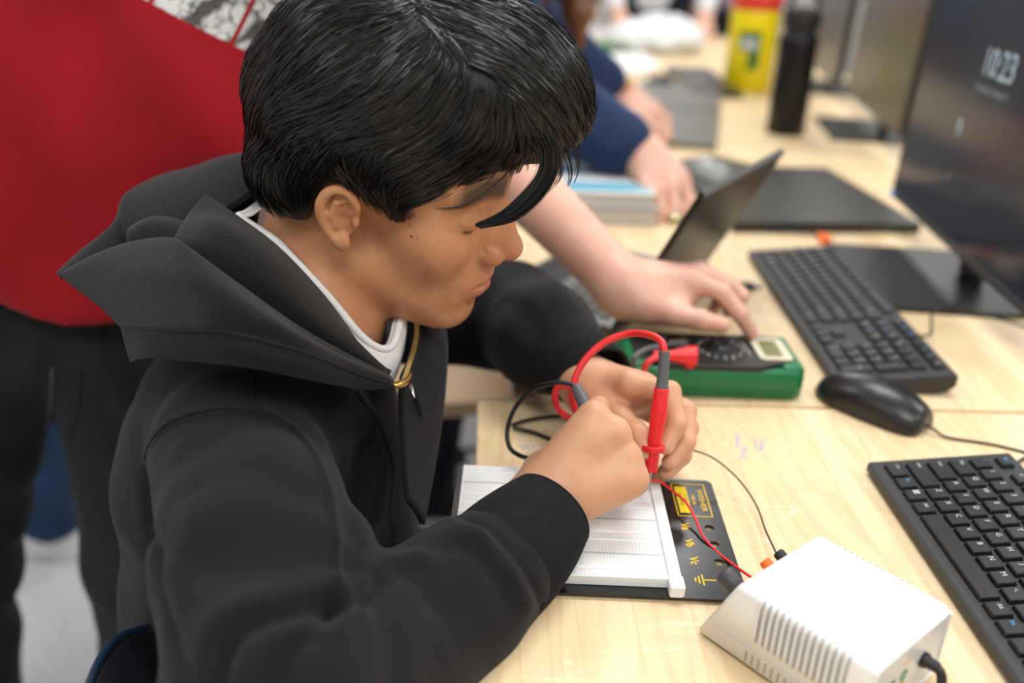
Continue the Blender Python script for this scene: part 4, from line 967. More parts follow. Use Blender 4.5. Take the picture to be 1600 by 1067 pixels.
# far front edge of the hoodie, with the zip
on_child('zip_flap', mesh('zip_flap', *sheet([
    [(640, 478, .812), (649, 520, .795), (641, 562, .768), (630, 598, .738), (632, 700, .720), (640, 780, .70)],
    [(664, 476, .825), (672, 530, .805), (668, 600, .785), (660, 700, .755), (655, 800, .72)],
    [(690, 478, .86), (700, 540, .84), (696, 620, .82), (684, 710, .79), (664, 820, .75)]], 30, 12, .004), True), M['jersey'], hoodie)
zp = cr([P(644, 482, .806), P(651, 512, .793), (P(648, 540, .780)), P(640, 568, .762), P(631, 594, .736)], 10)
on_child('zip_tape', tubem('zip_tape', zp+A(.0, .002, -.002), .0035, 8), M['stitch'], hoodie)
s = np.r_[0, np.cumsum(np.linalg.norm(np.diff(zp, axis=0), axis=1))]; tt = np.arange(0, s[-1], .0021)
zz = np.stack([np.interp(tt, s, zp[:, i]) for i in range(3)], 1)
tooth = boxm('zip_tooth', (-.0019, -.0006, -.0009), (.0019, .0006, .0009), .0003, 1); tooth.materials.append(M['brass'])
for i, c in enumerate(zz):
    o = bpy.data.objects.new('zip_tooth', tooth); C.objects.link(o); d = zz[min(i+1, len(zz)-1)]-zz[max(i-1, 0)]
    o.rotation_euler = Vector(d).to_track_quat('Y', 'Z').to_euler(); o.location = c+unit(CAM-c)*.0022; bpy.context.view_layer.update(); world_child(o, hoodie)
on_child('zip_slider', tubem('zip_slider', cr([P(611, 602, .690), P(622, 601, .692), P(634, 596, .702), P(642, 584, .715)], 5), [.0012, .0018, .0022, .0024, .0026, .0028, .0030, .0030, .0030, .0028, .0028, .0026, .0024, .0022, .0018, .0012], 8), M['brass'], hoodie)
on_child('zip_pull', tubem('zip_pull', [P(641, 600, .735), P(644, 612, .733), P(647, 621, .73)], [.0014, .0018, .0012], 8), M['metal'], hoodie)
# draw cords
bead('draw_cord', [(560, 612), (590, 655), (607, 700), (614, 735), (612, 775), (610, 800), (618, 836)], .0026, hoodie, M['cord'], .0036, 8)
c0 = onto(tr, [(617, 842)])
if len(c0): on_child('cord_knot', tubem('cord_knot', [c0[0]+A(-.004, -.004, .004), c0[0]+A(0, -.006, 0), c0[0]+A(.004, -.004, -.003)], [.002, .0048, .002], 10), M['cord'], hoodie)
on_child('draw_cord', tubem('draw_cord', cr([P(640, 598, .76), P(650, 620, .755), P(658, 650, .75)], 5), .0020, 8), M['rib'], hoodie)
# ---------------------------------------------------------------- T-shirt
ring = [P(386, 334, .770), P(374, 340, .752), P(404, 360, .735), P(442, 390, .720), P(512, 464, .716), P(562, 524, .726), P(592, 545, .742), P(612, 541, .757), P(623, 512, .77), P(627, 476, .79), P(600, 430, .83), P(520, 360, .85), P(440, 310, .84), P(425, 306, .82)]
rg = cr(ring, 8, True); cen = rg.mean(0); outw = rg-cen; outw[:, 2] = 0; outw /= np.linalg.norm(outw, axis=1)[:, None]
rows = [rg+A(0, 0, .0)+outw*-.0035, rg+A(0, 0, .0022), rg+outw*.0025-A(0, 0, .003), rg+outw*.004-A(0, 0, .012), rg+outw*.002-A(0, 0, .030)]
V = np.concatenate([r for r in rows]+[rows[i]-outw*.003 for i in range(len(rows))]); n = len(rg); F_ = []
for g in range(2):
    for j in range(len(rows)-1):
        for i in range(n):
            a, b = i, (i+1) % n; o_ = (g*len(rows)+j)*n; f = (o_+a, o_+b, o_+n+b, o_+n+a); F_.append(f if g == 0 else f[::-1])
tee = on_child('t_shirt', mesh('t_shirt', V, F_, True), M['tee'], boy)
lo_ = rg*.999+cen*.001
on_child('neckband', tubem('neckband', rg+A(0, 0, .0005), .0034, 8, closed=True), M['tee'], tee)
# trousers, shoes
def legs_sdf(p):
    d = chain(p, [W(-.19, .66, -.30), W(-.19, .83, -.30)], [.115, .115])
    for kn, an in ((W(.16, .64, -.27), W(.17, .64, -.66)), (W(.16, .88, -.27), W(.12, .90, -.66))):
        d = smin(d, chain(p, [W(-.19, kn[1], -.30), kn, an], [.095, .072, .060], .02), .03)
    return d
V, Q = sdf_verts(legs_sdf, W(-.36, .48, -.74), W(.30, 1.02, -.13), .008)
on_child('trousers', mesh('trousers', V, Q, True), M['dark_denim'], boy)
def shoe(par, a, yaw, m, sole, sz=.27):
    """a: heel point on the floor"""
    def f(q):
        d = ell(q, (.05, 0, .045), (.065, .038, .055)); d = smin(d, ell(q, (.15, 0, .030), (.10, .044, .036)), .04); d = smax(d, .022-q[:, 2], .004)
        return smax(d, -ell(q, (.03, 0, .10), (.035, .025, .05)), .01)
    V, Q = sdf_verts(f, (-.04, -.07, 0), (.28, .07, .12), .006)
    s = link('shoe', mesh('shoe', V, Q, True), m, par, a, (0, 0, yaw)); s.parent = None; bpy.context.view_layer.update(); world_child(s, par)
    o = [(.115+.145*math.cos(t)*(1 if math.cos(t) > 0 else .98), (.047+.006*math.cos(t))*math.sin(t)) for t in np.arange(24)*2*PI/24]
    s2 = link('sole', prism('sole', o, .0, .026, .003), sole, None, a, (0, 0, yaw)); bpy.context.view_layer.update(); world_child(s2, s)
shoe(boy, (.14, .64, 0), 0, M['black_plastic'], M['white_plastic']); shoe(boy, (.09, .90, 0), .1, M['black_plastic'], M['white_plastic'])
# ---------------------------------------------------------------- hair
M['hair'] = mat('black_hair', (.0055, .0048, .0045), .32, spec=.5)
M['hair_base'] = mat('black_hair_base', (.004, .0035, .003), .55)
ZX = np.array([-.13, -.112, -.09, -.05, -.040, -.036, -.030, -.020, -.004, .008, .018, .033, .040, .048, .080, .105, .126, .16])
ZZ = np.array([.000, -.014, -.030, -.030, -.027, -.012, .010, .026, .028, .018, .006, -.003, .012, .026, .044, .058, .052, .055])
def hair_vol(q):
    d = ell(q, (-.012, 0, .062), (.101, .090, .090)); d = smin(d, ell(q, (.055, .004, .096), (.085, .074, .062)), .02)
    d = smin(d, ell(q, (-.052, 0, .006), (.055, .078, .046)), .015)
    n = .0022*np.sin(q[:, 0]*70+q[:, 2]*40+3*np.sin(q[:, 1]*40))*np.sin(q[:, 1]*55+q[:, 0]*30)
    d = d+n
    zc = np.interp(q[:, 0], ZX, ZZ); return smax(d, (zc-q[:, 2])*.8, .006)
V, Q = sdf_verts(hair_vol, (-.13, -.11, -.04), (.16, .11, .18), .0026)
Nn = vnormals(V, Q)
hair = link('hair', mesh('hair', frh_all if False else (HP+(V-Nn*.0015) @ HM.T), Q, True), M['hair_base'], label='black hair parted on the far side and falling over the brow'); world_child(hair, boy)
HT = bvh(V, Q)
def hpt(x, y, yp):          # picture point -> head coordinates on the plane y = yp
    d = (P(x, y, 1)-CAM) @ HM; b = (CAM-HP) @ HM; return b+d*((yp-b[1])/d[1])
Z0 = lambda L: [(380+a/2.053, b/2.053) for a, b in L]
guides = [[(500, 60), (350, 120), (200, 230), (100, 330), (70, 430)], [(560, 110), (430, 220), (300, 300), (180, 340), (80, 380)],
          [(600, 200), (480, 300), (340, 370), (200, 410), (100, 480)], [(700, 250), (620, 350), (500, 420), (360, 450), (250, 500), (180, 600)],
          [(780, 300), (740, 400), (640, 470), (520, 520), (400, 560), (330, 610)], [(850, 330), (840, 430), (760, 510), (650, 570), (540, 620)],
          [(880, 340), (890, 440), (870, 540), (820, 600)], [(420, 480), (440, 560), (470, 640), (490, 720)], [(300, 480), (340, 550), (400, 600), (470, 680)],
          [(150, 450), (110, 560), (150, 650), (210, 715)], [(250, 470), (200, 560), (210, 650), (240, 700)],
          [(760, 190), (870, 230), (960, 330), (1040, 430), (1065, 520)], [(800, 250), (900, 330), (980, 430), (1010, 530)], [(880, 380), (940, 470), (940, 560)],
          [(600, 20), (750, 60), (880, 130), (980, 230), (1050, 330)], [(680, 80), (800, 130), (920, 220), (1020, 320), (1070, 420)], [(440, 40), (300, 60), (200, 150), (120, 230)]]
GP, GT = [], []
for g in guides:
    hits = []
    for x, y in cr(Z0(g), 5):
        o_ = (CAM-HP) @ HM; d_ = (P(x, y, 1)-CAM) @ HM; h, n_, i_, t_ = HT.ray_cast(Vector(o_), Vector(d_).normalized())
        if h is not None: hits.append(np.array(h))
    if len(hits) < 3: continue
    hits = np.array(hits); tg = np.gradient(hits, axis=0); tg /= np.linalg.norm(tg, axis=1)[:, None]+1e-9; GP.append(hits); GT.append(tg)
cr_pt = A(.0, .02, .155)
far = []                     # far side and crown: hair falls away from the part
for a in np.linspace(-PI*.95, PI*.95, 36):
    for r in (.04, .08, .11):
        q = A(math.cos(a)*r*.95, .03+math.sin(a)*r*.7, .13-.9*r*r/.02*.1)
        if q[1] < .035: continue
        h, n_, i_, t_ = HT.find_nearest(Vector(q)); h = np.array(h); t = (h-cr_pt); t[2] -= .05; t = t-np.array(n_)*(t @ np.array(n_)); far.append((h, t/np.linalg.norm(t)))
for z in (.10, .07, .04, .01):
    for x in np.linspace(-.09, .12, 8):
        h, n_, i_, t_ = HT.find_nearest(Vector((x, .085, z))); t = A(.1, 0, -1); t = t-np.array(n_)*(t @ np.array(n_)); far.append((np.array(h), t/np.linalg.norm(t)))
GP = np.concatenate(GP+[np.array([f[0] for f in far])]); GT = np.concatenate(GT+[np.array([f[1] for f in far])])
def flow(p):
    w_ = 1/(((GP-p)**2).sum(1)+.00002)**2; t = (GT*w_[:, None]).sum(0); return t/(np.linalg.norm(t)+1e-9)
cand = np.where(V[:, 2] > np.interp(V[:, 0], ZX, ZZ)+.006)[0]
tocam = (CAM-HP) @ HM; vis = ((tocam-V[cand])*Nn[cand]).sum(1) > -.05
pw = np.where(vis, 1.0, .35); pw /= pw.sum()
NCL, NS, STEP = 2300, 13, .0062
paths = []
for ci in RNG.choice(cand, NCL, p=pw):
    p = V[ci]+Nn[ci]*.0005; n_ = Nn[ci]; pts, ns = [p.copy()], [n_.copy()]; free = 0; jit = RNG.normal(0, .16, 3); d = flow(p)
    L_ = RNG.integers(7, 14)
    for k in range(L_):
        t = flow(p)+jit*.5; d = unit(d*.45+t*.55); d = d-n_*(d @ n_)*(0 if free else 1)
        if free: d = unit(d+A(.0, .0, -.18))
        p = p+d*STEP*(.75 if free else 1)
        if not free:
            h, nn, i_, t_ = HT.find_nearest(Vector(p)); nn = np.array(nn)
            if p[2] < np.interp(p[0], ZX, ZZ)+.004 or nn[2] < -.55: free = 1
            else: p = np.array(h)+nn*.0008; n_ = nn
        else:
            free += 1
            if free > 2: break
        pts.append(p.copy()); ns.append(n_.copy())
    if len(pts) > 4: paths.append((np.array(pts), np.array(ns), .0052, NS, 0))
def lock(px, yp, rad, n, wd=1.0):   # a hanging lock given by its course in the picture and its distance from the middle of the head
    pts = np.array([hpt(x, y, v) for (x, y), v in zip(px, yp)]); pts = cr(pts, 4); ns = np.tile(unit((CAM-HP) @ HM-pts.mean(0)), (len(pts), 1)); paths.append((pts, ns, rad, n, 1))
for k in range(9):
    o = k*2.6-8
    lock([(812+o*.6, 150), (842+o*.8, 200), (856+o, 240), (850+o, 276+o*.3), (822+o, 312+o*.5), (788+o*.8, 338+o*.5), (742+abs(o)*.6, 352+o*.3)], [-.040, -.046, -.048, -.050, -.051, -.051, -.052], .0034, 34)
for px, yp, n in (([(860, 190), (885, 235), (893, 270), (888, 292)], [-.02, -.024, -.026, -.028], 12), ([(872, 180), (897, 225), (903, 262), (896, 286)], [-.01, -.012, -.014, -.016], 12),
                  ([(846, 180), (872, 230), (876, 272), (858, 300)], [-.03, -.034, -.036, -.038], 14), ([(835, 190), (850, 240), (842, 285), (815, 330), (800, 345)], [-.044, -.048, -.05, -.05, -.05], 10),
                  ([(800, 250), (790, 275), (760, 300), (725, 322), (690, 327), (678, 325)], [-.045, -.05, -.055, -.060, -.062, -.062], 5), ([(806, 255), (800, 262), (780, 280), (752, 290)], [-.045, -.047, -.05, -.053], 3),
                  ([(780, 262), (760, 285), (735, 300), (722, 305)], [-.05, -.055, -.06, -.062], 3), ([(820, 95), (838, 88), (858, 92)], [-.02, -.02, -.02], 2)):
    lock(px, yp, .0014 if n < 8 else .0035, n)
Vs, Fs, base = [], [], 0
for pts, ns, rad, n, kind in paths:
    m_ = len(pts); t = np.gradient(pts, axis=0); t /= np.linalg.norm(t, axis=1)[:, None]+1e-9; sd = np.cross(t, ns); sd /= np.linalg.norm(sd, axis=1)[:, None]+1e-9
    u = np.linspace(0, 1, m_); env = (1-.72*u**1.3)
    for s in range(n):
        a, b = RNG.normal(0, .55), abs(RNG.normal(0, .45)); ph = RNG.random()*6; cut = m_ if RNG.random() < .55 else max(4, int(m_*RNG.uniform(.7, 1)))
        c = pts+sd*(a*rad*env+.0004*np.sin(u*5+ph))[:, None]+ns*((b*rad*.75*env+.0002)*(1 if kind == 0 else (RNG.random()*2-1)*1.2))[:, None]
        tl = RNG.normal(0, .55); wdir = sd*math.cos(tl)+ns*math.sin(tl); w_ = .00024*(1-.85*u**2)+.00003
        L_ = (c-wdir*w_[:, None])[:cut]; R2 = (c+wdir*w_[:, None])[:cut]; k = len(L_)
        Vs.append(np.concatenate([L_, R2])); i = np.arange(k-1); Fs.append(np.stack([i, i+1, i+1+k, i+k], 1)+base); base += 2*k
SV = np.concatenate(Vs); SF = np.concatenate(Fs)
o = link('hair_strands', mesh('hair_strands', HP+SV @ HM.T, SF, True), M['hair'], kind='stuff'); world_child(o, hair)
# ---------------------------------------------------------------- test leads
def lead(name, label, parts, cat='test lead'):
    e = empty(name, tuple(parts[0][1][0]), 0, label, cat)
    for nm, pts, r, m, sd in parts:
        pts = np.array(pts); p = cr(pts, 10); rr = np.interp(np.linspace(0, 1, len(p)), np.linspace(0, 1, len(np.atleast_1d(r))), np.atleast_1d(r)) if np.ndim(r) else r
        on_child(nm, tubem(nm, p, rr, sd), m, e)
    return e
# red lead: plug in the meter, loop in the air, probe between the hands
pt, pb = P(1033, 560, .770), P(1018, 712, .785); dv = unit(pb-pt)
plug = onz(1088, 556, .050); pl2 = onz(1052, 556, .050); 
lead('test_lead', 'red test lead with a red probe between the two hands', [
    ('probe', [P(1034, 606, .750), P(1030, 640, .753), P(1024, 680, .759), P(1021, 694, .761)], [.0058, .0062, .0068, .0060, .0058, .0055], M['red_plastic'], 20),
    ('probe_collar', [P(1020.5, 695, .761), P(1020, 702, .762)], [.0095, .0098], M['red_plastic'], 24),
    ('probe_nose', [P(1019.5, 704, .762), P(1018, 722, .765), P(1017.5, 736, .767)], [.0062, .0058, .0050], M['red_plastic'], 20),
    ('probe_tip', [P(1017.5, 735, .767), P(1016, 752, .771)], [.0010, .0004], M['metal'], 10),
    ('probe_sleeve', [P(1038, 548, .746), P(1037, 575, .748), P(1034, 607, .750)], [.0045, .0044, .0052], M['grey_sleeve'], 16),
    ('cable', [P(1038, 552, .746), P(1034, 535, .748), P(1017, 524, .760), P(985, 521, .780), P(948, 533, .785), P(918, 558, .785), P(900, 588, .785), P(894, 622, .785), P(903, 650, .79), P(908, 640, .80), P(897, 612, .81), P(880, 602, .815), P(868, 612, .82), P(870, 636, .825), P(888, 652, .83), P(905, 655, .835), P(940, 640, .90), onz(1000, 600, .02), onz(1008, 572, .045), onz(1022, 560, .052), onz(1040, 556, .051)], .0030, M['red_wire'], 12),
    ('plug', [pl2-A(.02, 0, 0), pl2, plug-A(.006, 0, 0), plug], [.0042, .0046, .0060, .0085, .0100, .0102, .0100], M['red_plastic'], 20),
    ('plug_stem', [plug-A(.006, 0, .004), plug-A(.006, 0, .012)], .0048, M['red_plastic'], 14)])
lead('test_lead', 'black test lead looping out to the left of the boy\'s fist', [
    ('probe', [P(900, 604, .775), P(908, 620, .768), P(916, 636, .762)], [.0040, .0055, .0062], M['grey_sleeve'], 18),
    ('cable', [P(902, 607, .775), P(890, 600, .78), P(868, 598, .785), P(835, 608, .80), P(806, 636, .82), P(793, 670, .83), P(797, 700, .82), P(822, 715, .80), P(860, 716, .78), P(900, 700, .78)], .0021, M['rubber'], 10),
    ('cable', [onz(800, 664, .004), onz(830, 655, .003), onz(870, 650, .003), onz(900, 652, .004), onz(930, 640, .005)], .0019, M['rubber'], 8),
    ('cable', [onz(802, 668, .004), onz(835, 676, .003), onz(870, 690, .003), onz(900, 700, .004)], .0019, M['rubber'], 8),
    ('cable', [onz(992, 582, .025), onz(990, 560, .050), onz(1012, 545, .052), onz(1045, 540, .052)], .0026, M['grey_sleeve'], 10),
    ('plug', [onz(1042, 540, .052), onz(1060, 541, .050), onz(1072, 542, .049)], [.0045, .0070, .0080, .0080], M['rubber'], 16)])
def wire(label, pts, r, m, group=None):
    o = link('hookup_wire', tubem('hookup_wire', cr(pts, 10), r, 8), m, label=label, category='wire'); return o
o = wire('thin red wire running over the black base plate to the power supply', [P(1014, 752, .785), P(1030, 752, .79), P(1048, 765, .785), P(1072, 785, .77), P(1087, 812, .755), P(1100, 840, .74), P(1125, 866, .725), P(1150, 885, .705), P(1168, 898, .69), P(1180, 905, .685)], .0011, M['red_wire'])
o['category'] = 'wire'
o = wire('thin grey wire curving over the bare bench to the power supply', [P(1020, 742, .785), P(1024, 715, .79), P(1040, 703, .80), P(1075, 702, .81), P(1115, 716, .81), P(1155, 750, .80), P(1182, 790, .78), P(1196, 828, .75), P(1210, 858, .72), P(1216, 872, .70)], .0008, mat('wire_grey', (.07, .06, .05), .5))
# ---------------------------------------------------------------- screens
def monitor(x, y, yaw, zb, tilt, w_, h_, label, lit=True, num=True, scr=None):
    """x, y: its far lower corner; local X runs along the screen towards the camera, the screen faces -Y"""
    e = empty('monitor', (x, y, T), yaw-PI/2, label, 'monitor')
    tl = (-tilt, 0, 0)
    bm = bmesh.new(); bbox(bm, (0, 0, 0), (w_, .022, h_), .003, 2); bbox(bm, (w_*.2, .02, h_*.15), (w_*.8, .045, h_*.8), .008, 2)
    c = link('housing', bm_mesh('housing', bm), M['black_plastic'], e, (0, 0, zb), tl)
    scr = scr or mat('screen_glass', (.008, .009, .013), .15, emit=((.030, .033, .050) if lit else (.0, .0, .0), .35 if lit else 0), spec=.35)
    s = link('screen', boxm('screen', (.006, -.0006, .012), (w_-.006, .0004, h_-.006)), scr, e, (0, 0, zb), tl)
    link('bezel', boxm('bezel', (0, -.0012, 0), (w_, .001, .0110), .0004, 1), mat('bezel_grey', (.075, .078, .085), .3, metal=.3), e, (0, 0, zb), tl)
    link('bezel', boxm('bezel', (0, -.0012, .0105), (.0045, .001, h_), .0004, 1), M['black_plastic'], e, (0, 0, zb), tl)
    if num:
        g = mat('screen_text', (.3, .4, .45), .5, emit=((.50, .62, .68), .42))
        g2 = mat('screen_text_dim', (.3, .35, .4), .5, emit=((.5, .52, .58), .16))
        def t(s_, size, x_, z_, m_, sx=1):
            q = text_mesh(s_, size, .00005, 'CENTER', 0, sx).copy(); q.materials.clear(); q.materials.append(m_); link('lettering', q, None, s, (x_, -.0009, z_), (PI/2, 0, 0))
        t('10:23', .052, w_*.525, h_*.712, g, .92); t('Thursday, October 9', .0125, w_*.515, h_*.618, g2); t('9', .034, w_*.385, h_*.440, g); t('>', .014, w_*.40, h_*.25, g2)
    # stand
    xm = w_*.5
    link('stand_neck', boxm('stand_neck', (xm-.03, .035, .008), (xm+.03, .052, zb+h_*.5), .004), M['black_plastic'], e)
    return e
m1 = monitor(.6216, 1.5422, -.0643, .0535, .0358, .54, .345, 'near black computer monitor showing the time 10:23')
st = link('stand_base', boxm('stand_base', (.135, -.125, 0), (.405, .11, .007), .002), mat('stand_black', (.013, .013, .014), .35), m1)
link('power_light', lathe('power_light', [(.006, 0), (.006, .002), (.004, .003)], 16), mat('led_blue', (.05, .25, .6), .3, emit=((.10, .40, .8), .5)), m1, (.007, -.001, .059), (PI/2, 0, 0))
matte = mat('screen_matte', (.055, .055, .045), .33, spec=.8)
m2 = monitor(.902, 2.695, -.136, .0535, .0358, .66, .39, 'second computer monitor in the row, pale reflections on its dark screen', False, False, matte)
link('stand_base', boxm('stand_base', (.15, -.10, 0), (.45, .13, .007), .002), M['black_plastic'], m2)
m3 = monitor(.985, 3.42, -.136, .0535, .0358, .62, .39, 'third computer monitor in the row, just behind the black bottle', False, False, matte)
link('stand_base', boxm('stand_base', (.15, -.10, 0), (.45, .13, .007), .002), M['black_plastic'], m3)
# ---------------------------------------------------------------- laptops
def laptop(x, y, rz, w_, d_, label, openang=None, keys=False, m='olive_metal', th=.018, lidl=None, km='key'):
    """x, y: near hinge corner if open; local X along the hinge (away from the camera), local Y from the hinge to the user"""
    e = empty('laptop', (x, y, T), rz, label, 'laptop')
    bm = bmesh.new(); bbox(bm, (0, 0, .002), (w_, d_, th*.75 if openang is None else th*.85), .003, 2); link('base', bm_mesh('base', bm), M[m], e)
    if openang is None:
        bm = bmesh.new(); bbox(bm, (0, 0, th*.76), (w_, d_, th), .0025, 2); link('lid', bm_mesh('lid', bm), M[m], e)
    else:
        hz = th*.85; L_ = lidl or d_
        bm = bmesh.new(); bbox(bm, (0, -.002, -.003), (w_, L_, .0035), .0015, 2)
        ld = link('lid', bm_mesh('lid', bm), mat('lid_dark', (.022, .021, .020), .42, spec=.3), e, (0, 0, hz+.002), (openang, 0, 0))
        link('screen', boxm('screen', (.006, .012, .0034), (w_-.006, L_-.006, .0038)), mat('laptop_glass', (.010, .009, .008), .34, spec=.2), ld)
        link('bezel', boxm('bezel', (0, L_-.006, .0030), (w_, L_, .0042), .0003, 1), mat('lid_edge', (.10, .105, .11), .4), ld)
        link('bezel', boxm('bezel', (w_-.006, 0, .0030), (w_, L_, .0042), .0003, 1), bpy.data.materials['lid_edge'], ld)
        link('touchpad', boxm('touchpad', (w_*.33, d_*.66, hz), (w_*.63, d_*.95, hz+.0004)), M['chassis'], e)
        for x_ in (.03, w_-.05): link('hinge', tubem('hinge', [(x_, 0, hz), (x_+.03, 0, hz)], .004, 12), M['black_plastic'], e)
    if keys:
        hz = th*.85; kmsh = key_mesh(.0155, .0150, .0018); kmsh.materials.append(M[km] if isinstance(km, str) else km); y0 = d_*.13
        for r in range(5):
            for c in range(int((w_-.04)/.0186)):
                o = bpy.data.objects.new('key', kmsh); C.objects.link(o); o.parent = e; o.location = (.028+c*.0186, y0+r*.0186, hz)
    for fx in (.02, w_-.02):
        for fy in (.02, d_-.02): link('foot', lathe('foot', [(.006, 0), (.006, .0022)], 12), M['rubber'], e, (fx, fy, 0))
    return e
a = math.atan2(.2383, .1432)
laptop(.118, 1.012, a, .278, .190, 'open laptop with pale keys under the bare forearm, lid leaning away', PI-math.radians(63.5), True, m='grey_metal', th=.018, lidl=.196, km=mat('pale_keycap', (.085, .088, .088), .6))
laptop(.352, 1.470, .115, .318, .392, 'closed black laptop between the open laptop and the near monitor')
laptop(.19, 2.135, -.20, .25, .42, 'grey closed laptop below the hands of the navy sweater wearer', m='grey_metal', th=.016)
laptop(.275, 2.575, -.20, .25, .42, 'grey closed laptop next to the black mouse, beyond the nearer hand', m='grey_metal', th=.016)
laptop(.500, 2.83, .02, .150, .55, 'dark closed laptop in front of the yellow tub', m='olive_metal', th=.018)
def small_mouse():
    def f(p): d = ell(p, (0, 0, .002), (.055, .032, .036)); return smax(d, .001-p[:, 2], .002)
    V, Q = sdf_verts(f, (-.07, -.04, -.01), (.07, .04, .05), .004); p = onz(1030, 136, 0)
    e = empty('computer_mouse', tuple(p+A(-.0, 0, 0)), .3, 'blurred dark mouse beside the beaded wrist', 'mouse'); link('shell', mesh('shell', V, Q, True), M['gloss_black'], e)
    link('scroll_wheel', lathe('scroll_wheel', [(.008, -.003), (.010, 0), (.008, .003)], 16), M['rubber'], e, (.03, 0, .028), (PI/2, 0, 0))
small_mouse()
# ---------------------------------------------------------------- books under the far hand
def book(x, y, z, rz, w_, d_, h_, cover, label, title=None):
    e = empty('textbook', (x, y, T+z), rz, label, 'book')
    link('pages', boxm('pages', (.003, .003, .002), (w_-.003, d_-.001, h_-.002)), M['page'], e)
    bm = bmesh.new(); bbox(bm, (0, 0, 0), (w_, d_, .0022), .0006, 1); bbox(bm, (0, 0, h_-.0022), (w_, d_, h_), .0006, 1); bbox(bm, (0, d_-.003, .001), (w_, d_, h_-.001), .0006, 1)
    c = link('cover', bm_mesh('cover', bm), cover, e)
    return e, c
bk, cv = book(-.075, 1.475, .030, .06, .30, .28, .022, M['paper'], 'thick textbook with a blue and white cover under the reaching hand')
for y0, y1, m_ in ((.010, .070, 'blue_cover'), (.120, .165, 'blue_cover'), (.20, .262, 'paper')):
    link('cover_band', boxm('cover_band', (.004, y0, 0), (.296, y1, .0003)), M[m_], cv, (0, 0, .022), label='blue band' if m_ == 'blue_cover' else None)
t = text_mesh('MATHEMATICS', .030, .0001).copy(); t.materials.clear(); t.materials.append(mat('title_purple', (.30, .32, .48), .5)); link('lettering', t, None, cv, (.16, .094, .0223))
book(-.078, 1.472, .0, .05, .31, .29, .029, mat('grey_cover', (.30, .30, .32), .4), 'thick grey textbook lying under the blue and white one')
# ---------------------------------------------------------------- bottle, tub and desk clutter
def bottle():
    p = onz(1233, 214); p = p+A(.0, .045, 0)
    e = empty('water_bottle', tuple(p), 0, 'tall black insulated bottle standing beside the yellow tub', 'bottle')
    r = .046
    link('body', lathe('body', [(r-.004, 0), (r, .003), (r, .215), (r-.002, .228), (r-.012, .240), (r-.013, .247)], 40), mat('bottle_black', (.006, .006, .007), .4, spec=.3), e)
    link('lid', lathe('lid', [(r-.010, .245), (r-.002, .248), (r-.002, .285), (r-.006, .292), (.02, .294)], 40), M['black_plastic'], e)
    link('band', lathe('band', [(r-.0125, .240), (r-.0110, .241), (r-.0110, .246), (r-.0125, .247)], 32), mat('band_blue', (.02, .03, .10), .4), e)
    link('carry_loop', tubem('carry_loop', cr([(-.030, 0, .285), (-.030, 0, .315), (0, 0, .332), (.030, 0, .315), (.030, 0, .285)], 6), .0065, 10), M['black_plastic'], e)
bottle()
def tub():
    p = onz(1172, 146); e = empty('plastic_tub', tuple(p+A(0, .06, 0)), .2, 'bright yellow tub with a red lid left of the black bottle', 'tub')
    r = .073
    link('body', lathe('body', [(r-.006, 0), (r, .006), (r, .225), (r-.004, .240), (r-.010, .245)], 40), M['yellow'], e)
    link('lid', lathe('lid', [(r-.002, .243), (r+.002, .246), (r+.002, .285), (r-.004, .29), (.03, .292)], 40), M['red_lid'], e)
    link('seal', lathe('seal', [(r-.005, .236), (r-.001, .238), (r-.001, .244), (r-.005, .246)], 32), mat('seal_orange', (.85, .22, .01), .4), e)
    def patch(nm, a0, a1, z0, z1, m, off):
        V, F_ = [], []; n = 10
        for i in range(n+1):
            t = a0+(a1-a0)*i/n
            for z in (z0, z1):
                for rr in (r+.0002, r+off): V.append((rr*math.cos(t), rr*math.sin(t), z))
        for i in range(n):
            k = i*4; F_ += [(k+1, k+5, k+7, k+3), (k, k+2, k+6, k+4), (k, k+4, k+5, k+1), (k+2, k+3, k+7, k+6)]
        F_ += [(0, 1, 3, 2), (n*4, n*4+2, n*4+3, n*4+1)]
        link(nm, mesh(nm, V, F_), m, e)
    g = mat('label_green', (.01, .13, .03), .5)
    patch('label_patch', -2.55, -1.65, .125, .180, g, .0008); patch('label_patch', -2.45, -1.8, .130, .160, mat('label_grey', (.55, .60, .62), .5), .0014); patch('label_patch', -2.1, -1.65, .070, .125, g, .0008)
    for i, m in enumerate(('yellow',)): link('handle', tubem('handle', cr([(.06, -.045, .25), (.11, -.085, .22), (.06, -.045, .17)], 6), .004, 8), M['paper'], e)
tub()
def sheet_paper(q, z, label, m=None, name='paper_sheet', cat='paper', th=.0012):
    pts = [onz(x, y, z) for x, y in q]; c = sum(pts)/len(pts); n = len(pts)
    V = [p-c for p in pts]+[p-c+A(0, 0, th) for p in pts]; F_ = [tuple(range(n-1, -1, -1)), tuple(range(n, 2*n))]+[(i, (i+1) % n, n+(i+1) % n, n+i) for i in range(n)]
    return link(name, mesh(name, V, F_), m or M['paper'], None, c, label=label, category=cat)
sheet_paper([(925, 88), (1000, 84), (1030, 100), (1010, 118), (925, 112)], .001, 'white sheets of paper in front of the green folder', th=.006)
sheet_paper([(905, 78), (915, 64), (990, 70), (985, 84)], .001, 'green folder behind the white sheets', M['green_cover'], 'folder', 'folder', .004)
sheet_paper([(918, 62), (925, 38), (1010, 38), (1000, 62)], .001, 'pale grey papers beyond the green folder', mat('pale_grey', (.66, .64, .66), .7), th=.02)
